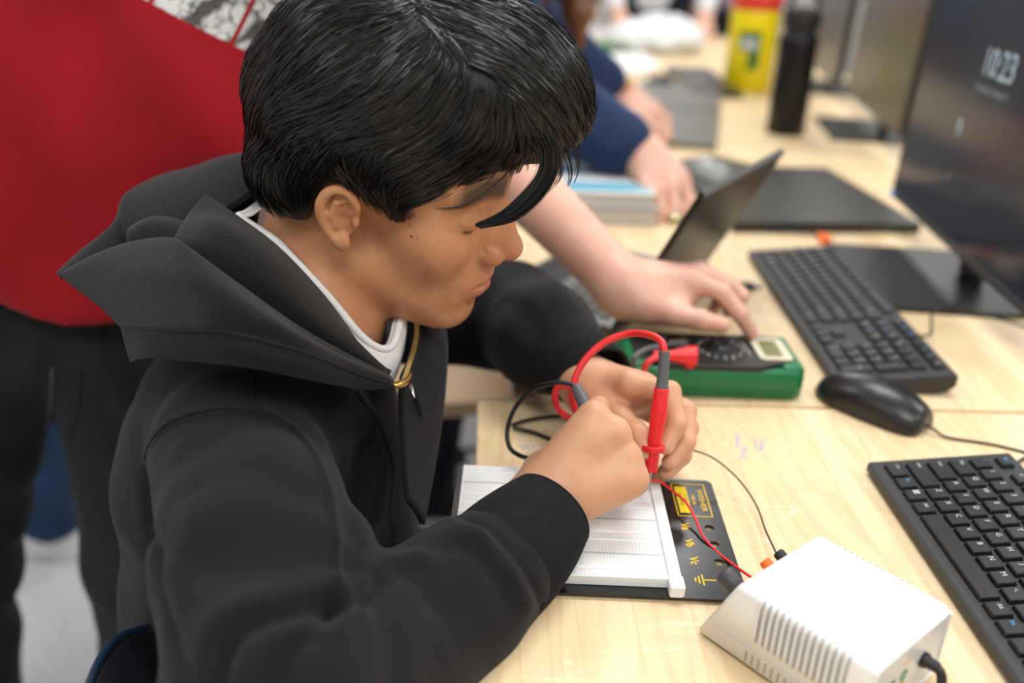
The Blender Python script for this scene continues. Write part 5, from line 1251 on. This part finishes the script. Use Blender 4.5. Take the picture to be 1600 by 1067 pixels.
def crumple():
    c = onz(1022, 80, 0); e = empty('plastic_bag', tuple(c), 0, 'rumpled clear white plastic bag beyond the papers', 'bag')
    def f(p):
        d = smin(ell(p, (0, 0, .05), (.20, .16, .07)), ell(p, (.05, .1, .06), (.12, .15, .07)), .05)
        return smax(d+.010*np.sin(p[:, 0]*50+4*np.sin(p[:, 1]*30))*np.sin(p[:, 2]*60+p[:, 1]*40), .002-p[:, 2], .004)
    V, Q = sdf_verts(f, (-.25, -.22, -.02), (.25, .30, .18), .010); link('bag', mesh('bag', V, Q, True), mat('bag_film', (.78, .82, .84), .25, trans=.15), e)
crumple()
def strap():
    pts = [onz(x, y, .012) for x, y in ((955, 130), (985, 116), (1020, 108), (1045, 118), (1062, 136))]
    V, F_ = tube_data(cr(pts, 6), .012, 10); V[:, 2] = T+.004+(V[:, 2]-T)*.3
    link('webbing_strap', mesh('webbing_strap', V, F_, True), mat('tan_webbing', (.66, .52, .33), .8), label='tan webbing strap curling over the grey laptop', category='strap')
strap()
def pouch():
    c = onz(1125, 282, 0); e = empty('pencil_pouch', tuple(c), .15, 'dark pouch with a clear window behind the reaching hand', 'pouch')
    def f(p): d = ell(p, (0, 0, .012), (.085, .13, .022)); return smax(d+.002*np.sin(p[:, 0]*60)*np.sin(p[:, 1]*45), .001-p[:, 2], .003)
    V, Q = sdf_verts(f, (-.11, -.16, -.01), (.11, .16, .05), .006); link('pouch', mesh('pouch', V, Q, True), mat('pouch_olive', (.040, .040, .030), .45), e)
    def g(p): d = ell(p, (-.035, -.02, .022), (.04, .07, .020)); return d+.003*np.sin(p[:, 0]*120+p[:, 1]*70)
    V, Q = sdf_verts(g, (-.09, -.1, -.01), (.03, .07, .06), .005); link('window', mesh('window', V, Q, True), mat('clear_film', (.38, .40, .40), .15, trans=.3), e)
pouch()
def knob():
    c = onz(1053, 348, .0); e = empty('metal_knob', tuple(c), 0, 'small shiny brass coloured cap beside the open laptop lid', 'cap')
    link('cap', lathe('cap', [(.010, 0), (.0125, .002), (.0125, .012), (.010, .016), (.003, .017)], 24), mat('pale_brass', (.75, .72, .50), .22, metal=.9), e)
    link('ring', lathe('ring', [(.0130, .004), (.0140, .005), (.0140, .008), (.0130, .009)], 24), mat('olive_ring', (.25, .24, .05), .4), e)
knob()
def orange_plug():
    c = onz(1287, 374, .004); e = empty('cable_plug', tuple(c), 0, 'small orange plug on a dark cable behind the far keyboard', 'plug')
    link('plug', boxm('plug', (-.008, -.018, -.003), (.008, .014, .008), .003, 2, True), M['orange'], e)
    link('cable', tubem('cable', cr([(-.002, .012, .002), (-.02, .03, .001), (-.09, .035, .0), (-.14, .028, .0)], 6), .0022, 8), M['rubber'], e)
orange_plug()
def usb_stick():
    c = onz(1163, 452, 0); e = empty('usb_stick', tuple(c+A(0, 0, .0)), .3, 'short black usb stick just past the pointing fingers', 'usb stick')
    link('body', boxm('body', (-.022, -.008, .0), (.012, .008, .009), .002, 2), M['black_plastic'], e); link('connector', boxm('connector', (.012, -.006, .002), (.024, .006, .0065)), M['metal'], e)
usb_stick()
# ---------------------------------------------------------------- stools
def stool(x, y, z, label, r=.17):
    e = empty('stool', (x, y, 0), .2, label, 'stool')
    link('seat', prism('seat', rrect(-r, -r, r, r, .06, 6), z-.025, z, .006, 3), M['seat_wood'], e)
    for sx in (-1, 1):
        for sy in (-1, 1): link('leg', tubem('leg', [(sx*.12, sy*.12, z-.025), (sx*.17, sy*.17, .0)], .012, 12), M['steel'], e)
    V, F_ = tube_data([(-.15, -.15, .2), (.15, -.15, .2), (.15, .15, .2), (-.15, .15, .2)], .008, 8, closed=True); link('foot_ring', mesh('foot_ring', V, F_), M['steel'], e)
    V, F_ = tube_data([(-.13, -.13, z-.04), (.13, -.13, z-.04), (.13, .13, z-.04), (-.13, .13, z-.04)], .012, 8, closed=True); link('seat_frame', mesh('seat_frame', V, F_), M['steel'], e)
p = onz(722, 580, -.27); stool(p[0]-.02, p[1]+.05, T-.27, 'pale wooden seat with black legs seen between the boy and the bench edge')
stool(-.20, .745, T-.42, 'pale wooden stool under the seated boy')
# ---------------------------------------------------------------- the other people
def head_world(yaw, pitch, roll, pos):
    R_ = rotm(yaw, pitch, roll).astype(np.float32); c = np.asarray(pos, np.float32)
    return lambda p: head_sdf((p-c) @ R_)
def make_person(label, head, limbs, hands, skin, clothes, hairspec=None, h=.009, loc=(0, 0, 0)):
    """head: (yaw, pitch, roll, position); limbs: capsules; hands: [(joints, elbow)]; clothes: [(name, sdf, material, bounds, voxel)]"""
    e = empty('person', loc, 0, label, 'person')
    hf = head_world(*head); hp = np.asarray(head[3])
    def f(p): return smin(figure_sdf(p, limbs), hf(p), .015)
    pts = [q for l in limbs for q in l[:2]]+[hp]; lo, hi = bounds(pts, .17)
    parts = [sdf_verts(f, lo, hi, h)]
    for J, E_ in hands:
        pts = [J['wrist']]+[q for k in ('index', 'middle', 'ring', 'little', 'thumb') for q in J[k]]+[E_]
        l_, h_ = bounds(pts, .06); parts.append(sdf_verts(lambda p: smin(chain(p, [E_, J['wrist']], [J.get('er', .042), J.get('wa', .027)], .01), hand_sdf(p, J, J.get('sc', 1.08)), .012), l_, h_, .0026))
    V, Q = merge(parts); me = mesh('body', V, Q, True)
    R_ = rotm(*head[:3]); q = (V-hp) @ R_; ay = np.abs(q[:, 1])
    br = np.clip(1-dist_poly(np.c_[q[:, 0], ay, q[:, 2]], np.array([(.093, .012, .030), (.086, .030, .036), (.074, .046, .032)]))/.009, 0, 1)
    li = np.clip(1-dist_poly(np.c_[q[:, 0], ay, q[:, 2]], np.array([(.096, 0, -.057), (.085, .022, -.058)]))/.010, 0, 1)
    regs = [(br, (.05, .03, .02)), (li*.8, (.55, .20, .17))]
    for J, E_ in hands:
        for k in ('index', 'middle', 'ring', 'little', 'thumb'):
            w2 = np.clip(1.4-np.linalg.norm(V-J[k][-1], axis=1)/.012, 0, 1)*.35; regs.append((w2, (.72, .34, .30)))
    tint_attr(me, len(V), regs)
    on_child('body', me, skin, e)
    for nm, fn, m, (lo, hi), vx in clothes:
        V, Q = sdf_verts(fn, lo, hi, vx); on_child(nm, mesh(nm, V, Q, True), m, e)
    for s in (1, -1):
        V, F_ = [], []; me = lathe('eye', [(.002, -.0105), (.0105, 0), (.002, .0105)], 12)
    if hairspec:
        fn, m, (lo, hi), vx = hairspec; V, Q = sdf_verts(fn, lo, hi, vx); on_child('hair', mesh('hair', V, Q, True), m, e)
    return e
def hair_cap(pos, yaw, pitch, roll, long=None):
    R_ = rotm(yaw, pitch, roll).astype(np.float32); c = np.asarray(pos, np.float32)
    def f(p):
        q = (p-c) @ R_; d = ell(q, (-.016, 0, .060), (.102, .086, .088)); d = smax(d, -ell(q, (.085, 0, -.02), (.06, .075, .085)), .01); d = smax(d, -.045-q[:, 2], .01)
        if long is not None: d = smin(d, long(p), .015)
        return d+.0015*np.sin(q[:, 1]*300+20*q[:, 0])
    return f
# red T-shirt, standing over the boy's shoulder
hipc, chest, neck = W(-.560, 1.04, .02), W(-.400, 1.14, .38), W(-.30, 1.19, .60)
hL, hR = hipc+A(.11, .02, -.08), hipc+A(-.11, -.02, -.08)
kL, kR = W(-.465, 1.04, -.36), W(-.745, 1.00, -.36); aL, aR = W(-.54, 1.14, -.68), W(-.80, 1.06, -.68)
shL, shR = W(-.150, 1.22, .480), W(-.58, 1.26, .46)
elP = P(762, 232, 1.095); wrP = P(972, 447, 1.040)
JP = {'wrist': wrP, 'wr': .030, 'wa': .029, 'er': .041, 'sc': 1.08,
      'index': [P(1078, 438, 1.020), P(1128, 456, 1.010), P(1156, 490, 1.010), P(1174, 520, 1.020)],
      'middle': [P(1092, 428, 1.040), P(1142, 446, 1.035), P(1157, 462, 1.035), P(1152, 480, 1.040)],
      'ring': [P(1094, 426, 1.060), P(1136, 446, 1.055), P(1146, 468, 1.055), P(1138, 486, 1.060)],
      'little': [P(1085, 430, 1.080), P(1118, 450, 1.075), P(1124, 470, 1.075), P(1112, 488, 1.075)],
      'thumb': [P(1012, 478, 1.020), P(1052, 490, 1.005), P(1095, 500, 0.995), P(1128, 508, 0.995)],
      'palm': [(P(990, 450, 1.035), P(1070, 448, 1.030), .030, .022), (P(985, 462, 1.035), P(1050, 478, 1.020), .026, .020)]}
limbs = [(hipc, chest, .09, .12, .03), (chest, neck, .11, .07, .04), (shL, shR, .055, .055, .04), (neck, neck+A(.03, 0, .08), .055, .052, .02),
         (hL, kL, .085, .058, .02), (kL, aL, .056, .036, .02), (hR, kR, .085, .058, .02), (kR, aR, .056, .036, .02), (shL, elP, .048, .040, .02), (shR, W(-.92, 1.12, .18), .050, .042, .02), (W(-.92, 1.12, .18), W(-1.00, 1.02, -.02), .040, .027, .01)]
wR = W(-1.00, 1.02, -.02); JRr = fk(wR, unit((-.25, -.2, -1)), unit((.6, -.8, 0)), unit((-.8, -.5, .2)), 1.0, {f: (.3, .4, .25) for f in ('index', 'middle', 'ring', 'little')}, [(.03, .03, -.01), (.06, .045, -.02), (.09, .05, -.03), (.11, .048, -.036)])
def red_shirt(p):
    q = p.copy(); ax = unit(chest-hipc).astype(np.float32)
    d = None
    for a_, b_, ra, rb, sy in ((hipc-A(.03, .02, .010), (hipc+chest)/2, .150, .150, 1), ((hipc+chest)/2, chest, .150, .145, 1)):
        for dx in (-.115, .10):
            o = A(dx, dx*.18, 0); c_ = cap(p, a_+o, b_+o, ra*.90, rb*.90); d = c_ if d is None else smin(d, c_, .09)
    d = smin(d, cap(p, shL-A(.03, 0, .02), shR+A(.03, 0, -.02), .085, .085), .06)
    el2 = shL*.45+elP*.55; d = smin(d, cap(p, shL, el2, .085, .080), .03); d = smin(d, cap(p, shR, W(-.80, 1.17, .29), .085, .085), .03)
    fold = .010*np.sin(p[:, 0]*22+2.2*np.sin(p[:, 2]*7))*np.sin(p[:, 2]*5+1)+.004*np.sin(p[:, 0]*40+p[:, 2]*24)
    d = d+fold
    # an oversized shirt: open below, and the hem dips towards the boy
    hem = (T+.048)-.12*(p[:, 0]+.53)+.005*np.sin(p[:, 0]*30)
    d = smax(d, hem-p[:, 2], .008)
    d = smax(d, -cap(p, neck-A(0, 0, .01), neck+A(.03, 0, .2), .065, .09), .01)
    d = smax(d, -cap(p, el2+(elP-shL)*.05, elP+(elP-shL)*.3, .10, .12), .006)
    return d
def print_material():
    m = cloth('printed_cotton', (.24, .002, .006), (.32, .004, .010), sheen=.1, big=(5, .35, .02)); N, L = nodes(m); b = N['Principled BSDF']
    src = b.inputs['Base Color'].links[0].from_socket; tc = [n for n in N if n.type == 'TEX_COORD'][0]
    mp = N.new('ShaderNodeMapping'); mp.vector_type = 'TEXTURE'; L.new(tc.outputs['Object'], mp.inputs[0]); mp.name = 'print_place'
    sp = N.new('ShaderNodeSeparateXYZ'); L.new(mp.outputs[0], sp.inputs[0])
    def rng(sock, a_, b_):
        g = N.new('ShaderNodeMath'); g.operation = 'GREATER_THAN'; g.inputs[1].default_value = a_; L.new(sock, g.inputs[0]); l = N.new('ShaderNodeMath'); l.operation = 'LESS_THAN'; l.inputs[1].default_value = b_; L.new(sock, l.inputs[0])
        k = N.new('ShaderNodeMath'); k.operation = 'MULTIPLY'; L.new(g.outputs[0], k.inputs[0]); L.new(l.outputs[0], k.inputs[1]); return k.outputs[0]
    def mul(a_, b_): k = N.new('ShaderNodeMath'); k.operation = 'MULTIPLY'; L.new(a_, k.inputs[0]); L.new(b_, k.inputs[1]); return k.outputs[0]
    def add(a_, b_): k = N.new('ShaderNodeMath'); k.operation = 'MAXIMUM'; L.new(a_, k.inputs[0]); L.new(b_, k.inputs[1]); return k.outputs[0]
    X, Z = sp.outputs['X'], sp.outputs['Z']
    cols = add(add(rng(X, -.17, -.0595), rng(X, -.0545, .026)), rng(X, .031, .118)); msk = mul(cols, rng(Z, 0, .24))
    n = N.new('ShaderNodeTexVoronoi'); n.inputs['Scale'].default_value = 26; n.feature = 'DISTANCE_TO_EDGE'
    nz = N.new('ShaderNodeTexNoise'); nz.inputs['Scale'].default_value = 18; nz.inputs['Detail'].default_value = 3; L.new(mp.outputs[0], nz.inputs['Vector'])
    ma = N.new('ShaderNodeVectorMath'); ma.operation = 'MULTIPLY_ADD'; L.new(nz.outputs['Color'], ma.inputs[0]); ma.inputs[1].default_value = (.11, .11, .11); L.new(mp.outputs[0], ma.inputs[2]); L.new(ma.outputs[0], n.inputs['Vector'])
    r = N.new('ShaderNodeValToRGB'); e = r.color_ramp.elements; e[0].position = .0; e[0].color = (.03, .03, .03, 1); e[1].position = .035; e[1].color = (.72, .72, .71, 1); L.new(n.outputs['Distance'], r.inputs['Fac'])
    n2 = N.new('ShaderNodeTexNoise'); n2.inputs['Scale'].default_value = 17; n2.inputs['Detail'].default_value = 4; n2.inputs['Distortion'].default_value = 1.2; L.new(mp.outputs[0], n2.inputs['Vector'])
    r2 = N.new('ShaderNodeValToRGB'); e = r2.color_ramp.elements; e[0].position = .43; e[0].color = (.10, .095, .09, 1); e[1].position = .50; e[1].color = (.80, .80, .79, 1); L.new(n2.outputs['Fac'], r2.inputs['Fac'])
    mm = N.new('ShaderNodeMix'); mm.data_type = 'RGBA'; mm.blend_type = 'MULTIPLY'; mm.inputs[0].default_value = 1; L.new(r.outputs[0], mm.inputs[6]); L.new(r2.outputs[0], mm.inputs[7])
    mx = N.new('ShaderNodeMix'); mx.data_type = 'RGBA'; L.new(msk, mx.inputs[0]); L.new(src, mx.inputs[6]); L.new(mm.outputs[2], mx.inputs[7]); L.new(mx.outputs[2], b.inputs['Base Color'])
    return m, mp
pm, pmap = print_material()
def jeans(hL, kL, aL, hR, kR, aR, r0=.118, r1=.088, r2=.078, top=None):
    def f(p):
        d = smin(chain(p, [hL+A(0, 0, .06), hL, kL, aL], [r0-.01, r0, r1, r2], .03), chain(p, [hR+A(0, 0, .06), hR, kR, aR], [r0-.01, r0, r1, r2], .03), .02)
        d = smin(d, cap(p, hL+A(0, 0, .07), hR+A(0, 0, .07), r0, r0), .03)
        d = d+.005*np.sin(p[:, 2]*45+3*np.sin(p[:, 0]*30))*np.sin(p[:, 0]*25+p[:, 1]*20)
        d = smax(d, (min(aL[2], aR[2])-.045)-p[:, 2], .006)
        if top is not None: d = smax(d, p[:, 2]-top, .008)
        return d
    return f
hd = (-.35, .35, 0, neck+A(.085, -.03, .17))
red = make_person('person in a red printed T-shirt leaning in to point past the boy', hd, limbs, [(JP, elP), (JRr, W(-.92, 1.12, .18))], M['skin_rosy'],
    [('t_shirt', red_shirt, pm, (W(-.98, .80, -.04), W(.10, 1.50, .72)), .0065),
     ('jeans', jeans(hL, kL, aL, hR, kR, aR, .118, .092, .078), M['black_denim'], (W(-1.06, .82, -.76), W(-.26, 1.32, .14)), .0075)],
    (hair_cap(hd[3], *hd[:3]), M['hair_base'], (hd[3]-.14, hd[3]+.18), .006), loc=(-.70, 1.06, 0))
jn = [c for c in red.children if c.name.startswith('jeans')][0]
def mesh_tree(o): return BVHTree.FromPolygons([v.co for v in o.data.vertices], [tuple(p.vertices) for p in o.data.polygons])
jt = mesh_tree(jn)
st_ = mesh_tree([c for c in red.children if c.name.startswith('t_shirt')][0]); a_, o_, b_ = onto(st_, [(225, 4), (318, 48), (410, 96)])
pmap.inputs['Location'].default_value = tuple(o_); pmap.inputs['Rotation'].default_value = (0, math.atan2(a_[2]-b_[2], b_[0]-a_[0]), 0)
bead('fly_seam', [(82, 575), (80, 620), (76, 655), (68, 668)], .0016, jn, mat('grey_thread', (.10, .10, .10), .8), .0008, tree=jt)
bead('fly_seam', [(128, 580), (124, 630), (116, 668), (104, 690)], .0012, jn, M['stitch'], .0008, tree=jt)
shoe(red, (-.60, 1.16, 0), -1.3, M['black_plastic'], M['rubber']); shoe(red, (-.82, 1.08, 0), -1.7, M['black_plastic'], M['rubber'])
# navy sweater with long brown hair, both hands over the bench
el1, el2 = P(772, 120, 1.68), P(785, 30, 2.00)
w1, w2 = P(996, 238, 1.62), P(955, 146, 2.08)
J1 = {'sc': 1.18, 'wrist': w1, 'wr': .030, 'wa': .030, 'er': .045,
      'index': [P(1068, 290, 1.60), P(1078, 316, 1.585), P(1066, 332, 1.58)], 'middle': [P(1050, 292, 1.58), P(1056, 326, 1.565), P(1050, 342, 1.56)],
      'ring': [P(1030, 298, 1.575), P(1034, 332, 1.56), P(1032, 346, 1.56)], 'little': [P(1010, 298, 1.57), P(1012, 326, 1.56), P(1014, 340, 1.56)],
      'thumb': [P(1010, 240, 1.66), P(1040, 265, 1.66), P(1060, 300, 1.64), P(1060, 320, 1.62)], 'palm': [(P(1000, 245, 1.62), P(1024, 280, 1.60), .036, .028), (P(1010, 240, 1.63), P(1055, 280, 1.61), .034, .025)]}
J2 = {'sc': 1.15, 'wrist': w2, 'wr': .030, 'wa': .028, 'er': .042,
      'index': [P(1018, 165, 2.05), P(1040, 185, 2.03), P(1044, 212, 2.03)], 'middle': [P(1010, 175, 2.03), P(1034, 200, 2.01), P(1036, 222, 2.01)],
      'ring': [P(1000, 182, 2.02), P(1020, 205, 2.0), P(1022, 222, 2.0)], 'little': [P(990, 185, 2.01), P(1008, 205, 2.0), P(1010, 218, 2.0)],
      'thumb': [P(970, 140, 2.12), P(1000, 150, 2.12), P(1025, 175, 2.10), P(1030, 195, 2.09)], 'palm': [(P(955, 145, 2.09), P(1005, 175, 2.05), .030, .026)]}
nh_, nc, nn_ = W(-.30, 1.80, -.02), W(-.10, 1.86, .34), W(-.02, 1.88, .47)
s1, s2 = W(-.06, 1.70, .42), W(-.06, 2.04, .42)
limbs = [(nh_, nc, .10, .11, .03), (nc, nn_, .10, .06, .04), (s1, s2, .05, .05, .04), (nn_, nn_+A(.03, 0, .07), .05, .048, .02), (s1, el1, .045, .04, .02), (s2, el2, .045, .04, .02),
         (nh_+A(0, -.09, 0), W(-.16, 1.70, -.36), .08, .055, .02), (W(-.16, 1.70, -.36), W(-.18, 1.72, -.68), .055, .036, .02), (nh_+A(0, .09, 0), W(-.26, 1.90, -.36), .08, .055, .02), (W(-.26, 1.90, -.36), W(-.30, 1.90, -.68), .055, .036, .02)]
def navy(p):
    d = None
    for dy in (-.07, .07):
        c_ = cap(p, nh_+A(0, dy, -.04), nc+A(0, dy, 0), .125, .125); d = c_ if d is None else smin(d, c_, .06)
    d = smin(d, cap(p, s1, s2, .075, .075), .05)
    d = smin(d, smin(chain(p, [s1, el1, w1*.86+el1*.14], [.088, .084, .060], .02), chain(p, [s2, el2, w2*.88+el2*.12], [.100, .105, .064], .02), .01), .015)
    d = smax(d, -cap(p, nn_, nn_+A(.02, 0, .2), .06, .08), .01)
    u1, u2 = unit(w1-el1).astype(np.float32), unit(w2-el2).astype(np.float32)
    return d+.004*np.sin(p[:, 0]*40+p[:, 1]*15)*np.sin(p[:, 2]*30+p[:, 1]*22)
hd2 = (.1, .55, 0, nn_+A(.105, -.01, .14))
hx0 = P(888, 0, 1.95)
def strands(p):
    d = chain(p, [hd2[3]+A(-.01, -.075, -.02), P(895, -30, 1.86), P(902, 20, 1.86), P(906, 72, 1.87)], [.035, .034, .026, .010], .02)
    d = smin(d, chain(p, [hd2[3]+A(-.05, -.07, -.02), P(845, -20, 1.86), P(838, 15, 1.87)], [.035, .022, .010], .02), .01)
    return d
M['brown_hair'] = mat('brown_hair', (.14, .045, .012), .45, var=(30, (.20, .07, .025), .2))
nv = make_person('person in a navy sweater with long brown hair reaching over the benches', hd2, limbs, [(J1, el1), (J2, el2)], M['skin_rosy'],
    [('sweater', navy, M['navy'], (W(-.46, 1.50, -.18), W(.30, 2.25, .56)), .0075),
     ('jeans', jeans(nh_+A(.03, -.09, -.02), W(-.16, 1.70, -.36), W(-.18, 1.72, -.68), nh_+A(0, .09, -.02), W(-.26, 1.90, -.36), W(-.30, 1.90, -.68), .105, .080, .070), M['dark_denim'], (W(-.50, 1.50, -.76), W(.0, 2.10, .08)), .010)],
    (hair_cap(hd2[3], *hd2[:3], long=strands), M['brown_hair'], (hd2[3]-A(.2, .2, .40), hd2[3]+.2), .0065), loc=(-.25, 1.81, 0))
shoe(nv, (-.22, 1.72, 0), 0, M['black_plastic'], M['white_plastic']); shoe(nv, (-.34, 1.90, 0), .1, M['black_plastic'], M['white_plastic'])
sw = [c for c in nv.children if c.name.startswith('sweater')][0]
for w_, e_, r in ((w1, el1, .050), (w2, el2, .050)):
    u = unit(w_-e_); V, F_ = tube_data([w_-u*.055, w_-u*.035, w_-u*.012], [r+.008, r+.004, r], 40, rib=lambda a_: .02*np.cos(a_*20)); on_child('cuff', mesh('cuff', V, F_, True), M['navy'], sw)
u = unit(P(985, 158, 2.07)-w2); b_ = w2+u*.034; sd = unit(np.cross(u, A(0, 0, 1))); up = np.cross(sd, u)
bp_ = [b_+(sd*math.cos(t)+up*math.sin(t))*.036 for t in np.arange(22)*2*PI/22]; be = empty('bracelet', tuple(b_), 0, 'orange beaded bracelet on the farther wrist', 'bracelet')
ball = lathe('bead', [(.001, -.0048), (.0036, -.0032), (.0050, 0), (.0036, .0032), (.001, .0048)], 10); ball.materials.append(mat('bead_orange', (.75, .30, .05), .3))
for q in bp_: o = bpy.data.objects.new('bead', ball); C.objects.link(o); o.location = q; world_child(o, be)
# a person in white across the farthest bench, one in black, one in blue jeans and white sneakers
def simple_person(label, base, face, top, topm, leg, legm, hairm, h_=1.68, skin='skin_rosy', seated=False, reach=None):
    x, y = base; f = A(math.cos(face), math.sin(face), 0); s = A(-math.sin(face), math.cos(face), 0); b = A(x, y, 0)
    hip = b+A(0, 0, .90); ch = b+f*.05+A(0, 0, 1.28); nk = b+f*.08+A(0, 0, 1.43); hp = b+f*.14+A(0, 0, 1.58)
    sl, sr = ch+s*.17+A(0, 0, .09), ch-s*.17+A(0, 0, .09)
    wl, wr_ = b+f*(.42 if reach else .12)+s*.20+A(0, 0, .85), b+f*(.42 if reach else .12)-s*.20+A(0, 0, .85)
    elb = [(sl+wl)/2+s*.06-f*.05-A(0, 0, .06), (sr+wr_)/2-s*.06-f*.05-A(0, 0, .06)]
    kl, kr = b+s*.11+f*.03+A(0, 0, .48), b-s*.11+f*.03+A(0, 0, .48); al, ar = b+s*.12+A(0, 0, .09), b-s*.12+A(0, 0, .09)
    limbs = [(hip, ch, .10, .115, .03), (ch, nk, .10, .055, .04), (sl, sr, .05, .05, .04), (nk, hp-A(0, 0, .03), .052, .05, .02), (sl, elb[0], .045, .04, .02), (sr, elb[1], .045, .04, .02), (hip+s*.09, kl, .08, .055, .02), (kl, al, .052, .036, .02), (hip-s*.09, kr, .08, .055, .02), (kr, ar, .052, .036, .02)]
    hands = []
    for w_, e_, sg in ((wl, elb[0], 1), (wr_, elb[1], -1)):
        X = unit(w_-e_); Z = unit(np.cross(X, s*1.0)); Z = Z if Z @ A(0, 0, 1) > 0 or abs(Z[2]) < .3 else -Z; Y = -s*sg; Y = unit(Y-X*(Y @ X)); Z = np.cross(X, Y)*1.0; Z = Z if Z[2] > 0 else -Z
        hands.append((fk(w_, X, Y, Z, 1.0, {k: (.3, .35, .2) for k in ('index', 'middle', 'ring', 'little')}, [(.03, .03, -.01), (.06, .045, -.02), (.09, .05, -.03), (.11, .048, -.036)]), e_))
    def shirt(p):
        d = smin(cap(p, hip+s*.06, ch+s*.06, .12, .12), cap(p, hip-s*.06, ch-s*.06, .12, .12), .06); d = smin(d, cap(p, sl, sr, .075, .075), .05)
        for w_, e_, q in ((wl, elb[0], sl), (wr_, elb[1], sr)): d = smin(d, chain(p, [q, e_, w_*.86+e_*.14], [.072, .062, .044], .02), .015)
        d = smax(d, -cap(p, nk, nk+A(0, 0, .2), .058, .08), .01); return d+.004*np.sin(p[:, 0]*30+p[:, 1]*20)*np.sin(p[:, 2]*26)
    hd = (face, .35, 0, hp); pad = A(.55, .55, 0)
    e = make_person(label, hd, limbs, hands, M[skin], [(top, shirt, topm, (b-pad+A(0, 0, .70), b+pad+A(0, 0, 1.55)), .012),
        (leg, jeans(hip+s*.09-A(0, 0, .02), kl, al, hip-s*.09-A(0, 0, .02), kr, ar, .108, .082, .070), legm, (b-A(.3, .3, 0), b+A(.3, .3, 1.02)), .012)],
        (hair_cap(hp, face, .35, 0), hairm, (hp-.15, hp+.2), .010), h=.013, loc=(x, y, 0))
    for q in (al, ar): 
        hpnt = b*0+A(q[0], q[1], 0)-f*.05; shoe(e, tuple(hpnt), face, M['white_plastic'], M['white_plastic'])
    return e
M['white_knit'] = cloth('white_knit', (.66, .67, .70), (.74, .74, .76), scale=300, dist=.002)
M['black_cloth'] = cloth('black_cloth', (.010, .011, .016), (.014, .015, .02)); M['grey_blue'] = cloth('grey_blue_cloth', (.16, .19, .27), (.20, .24, .33)); M['pinkish'] = cloth('mauve_cloth', (.42, .34, .38), (.48, .40, .44))
p = onz(1055, 20, .25); simple_person('blurred person in a white knitted top beyond the farthest bench', (.62, 4.95), -PI*.5, 'top', M['white_knit'], 'jeans', M['dark_denim'], M['hair_base'], reach=True)
simple_person('blurred person dressed in black beside the one in white', (.10, 5.05), -PI*.4, 'top', M['black_cloth'], 'jeans', M['black_denim'], M['hair_base'])
simple_person('blurred person in a grey blue top behind the brown hair', (-.28, 4.75), -.3, 'top', M['grey_blue'], 'jeans', M['dark_denim'], M['brown_hair'])
simple_person('blurred person in a mauve top between the white top and the yellow tub', (1.10, 5.25), -PI*.55, 'top', M['pinkish'], 'jeans', M['black_denim'], M['hair_base'])
simple_person('person in blue jeans and white sneakers standing behind the black jeans', (-.945, 1.68), .3, 'top', M['grey_blue'], 'jeans', M['blue_denim'], M['brown_hair'])
# office chair edge behind the boy
def chair():
    e = empty('chair', (-.42, .50, 0), .2, 'blue edged chair back low behind the boy', 'chair')
    def wpt(x, y, d): return P(x, y, d)
    pts = cr([P(128, 1110, .60), P(140, 1066, .62), P(160, 1024, .65), P(188, 994, .69), P(230, 980, .74)], 8)
    on_child('back_rim', tubem('back_rim', pts, .0028, 10), mat('chair_blue', (.010, .032, .065), .4), e)
    V = np.concatenate([pts+A(.006, 0, -.004), pts+A(.02, .02, -.16), pts+A(.012, .02, -.16), pts+A(-.002, 0, -.004)]); n = len(pts); F_ = []
    for k in range(4):
        for i in range(n-1): F_.append((k*n+i, k*n+i+1, ((k+1) % 4)*n+i+1, ((k+1) % 4)*n+i))
    on_child('back_shell', mesh('back_shell', V, F_, True), mat('chair_shell', (.012, .014, .02), .5), e)
    c = P(190, 1060, .66); 
    on_child('post', tubem('post', [tuple(c+A(.02, .02, -.12)), (c[0], c[1], .25), (c[0]+.08, c[1]+.1, .22)], .014, 12), M['steel'], e)
    for a_ in range(5): t = a_*2*PI/5; on_child('leg', tubem('leg', [(c[0]+.08, c[1]+.1, .22), (c[0]+.08+.26*math.cos(t), c[1]+.1+.26*math.sin(t), .03)], [.02, .012], 10), M['steel'], e)
chair()
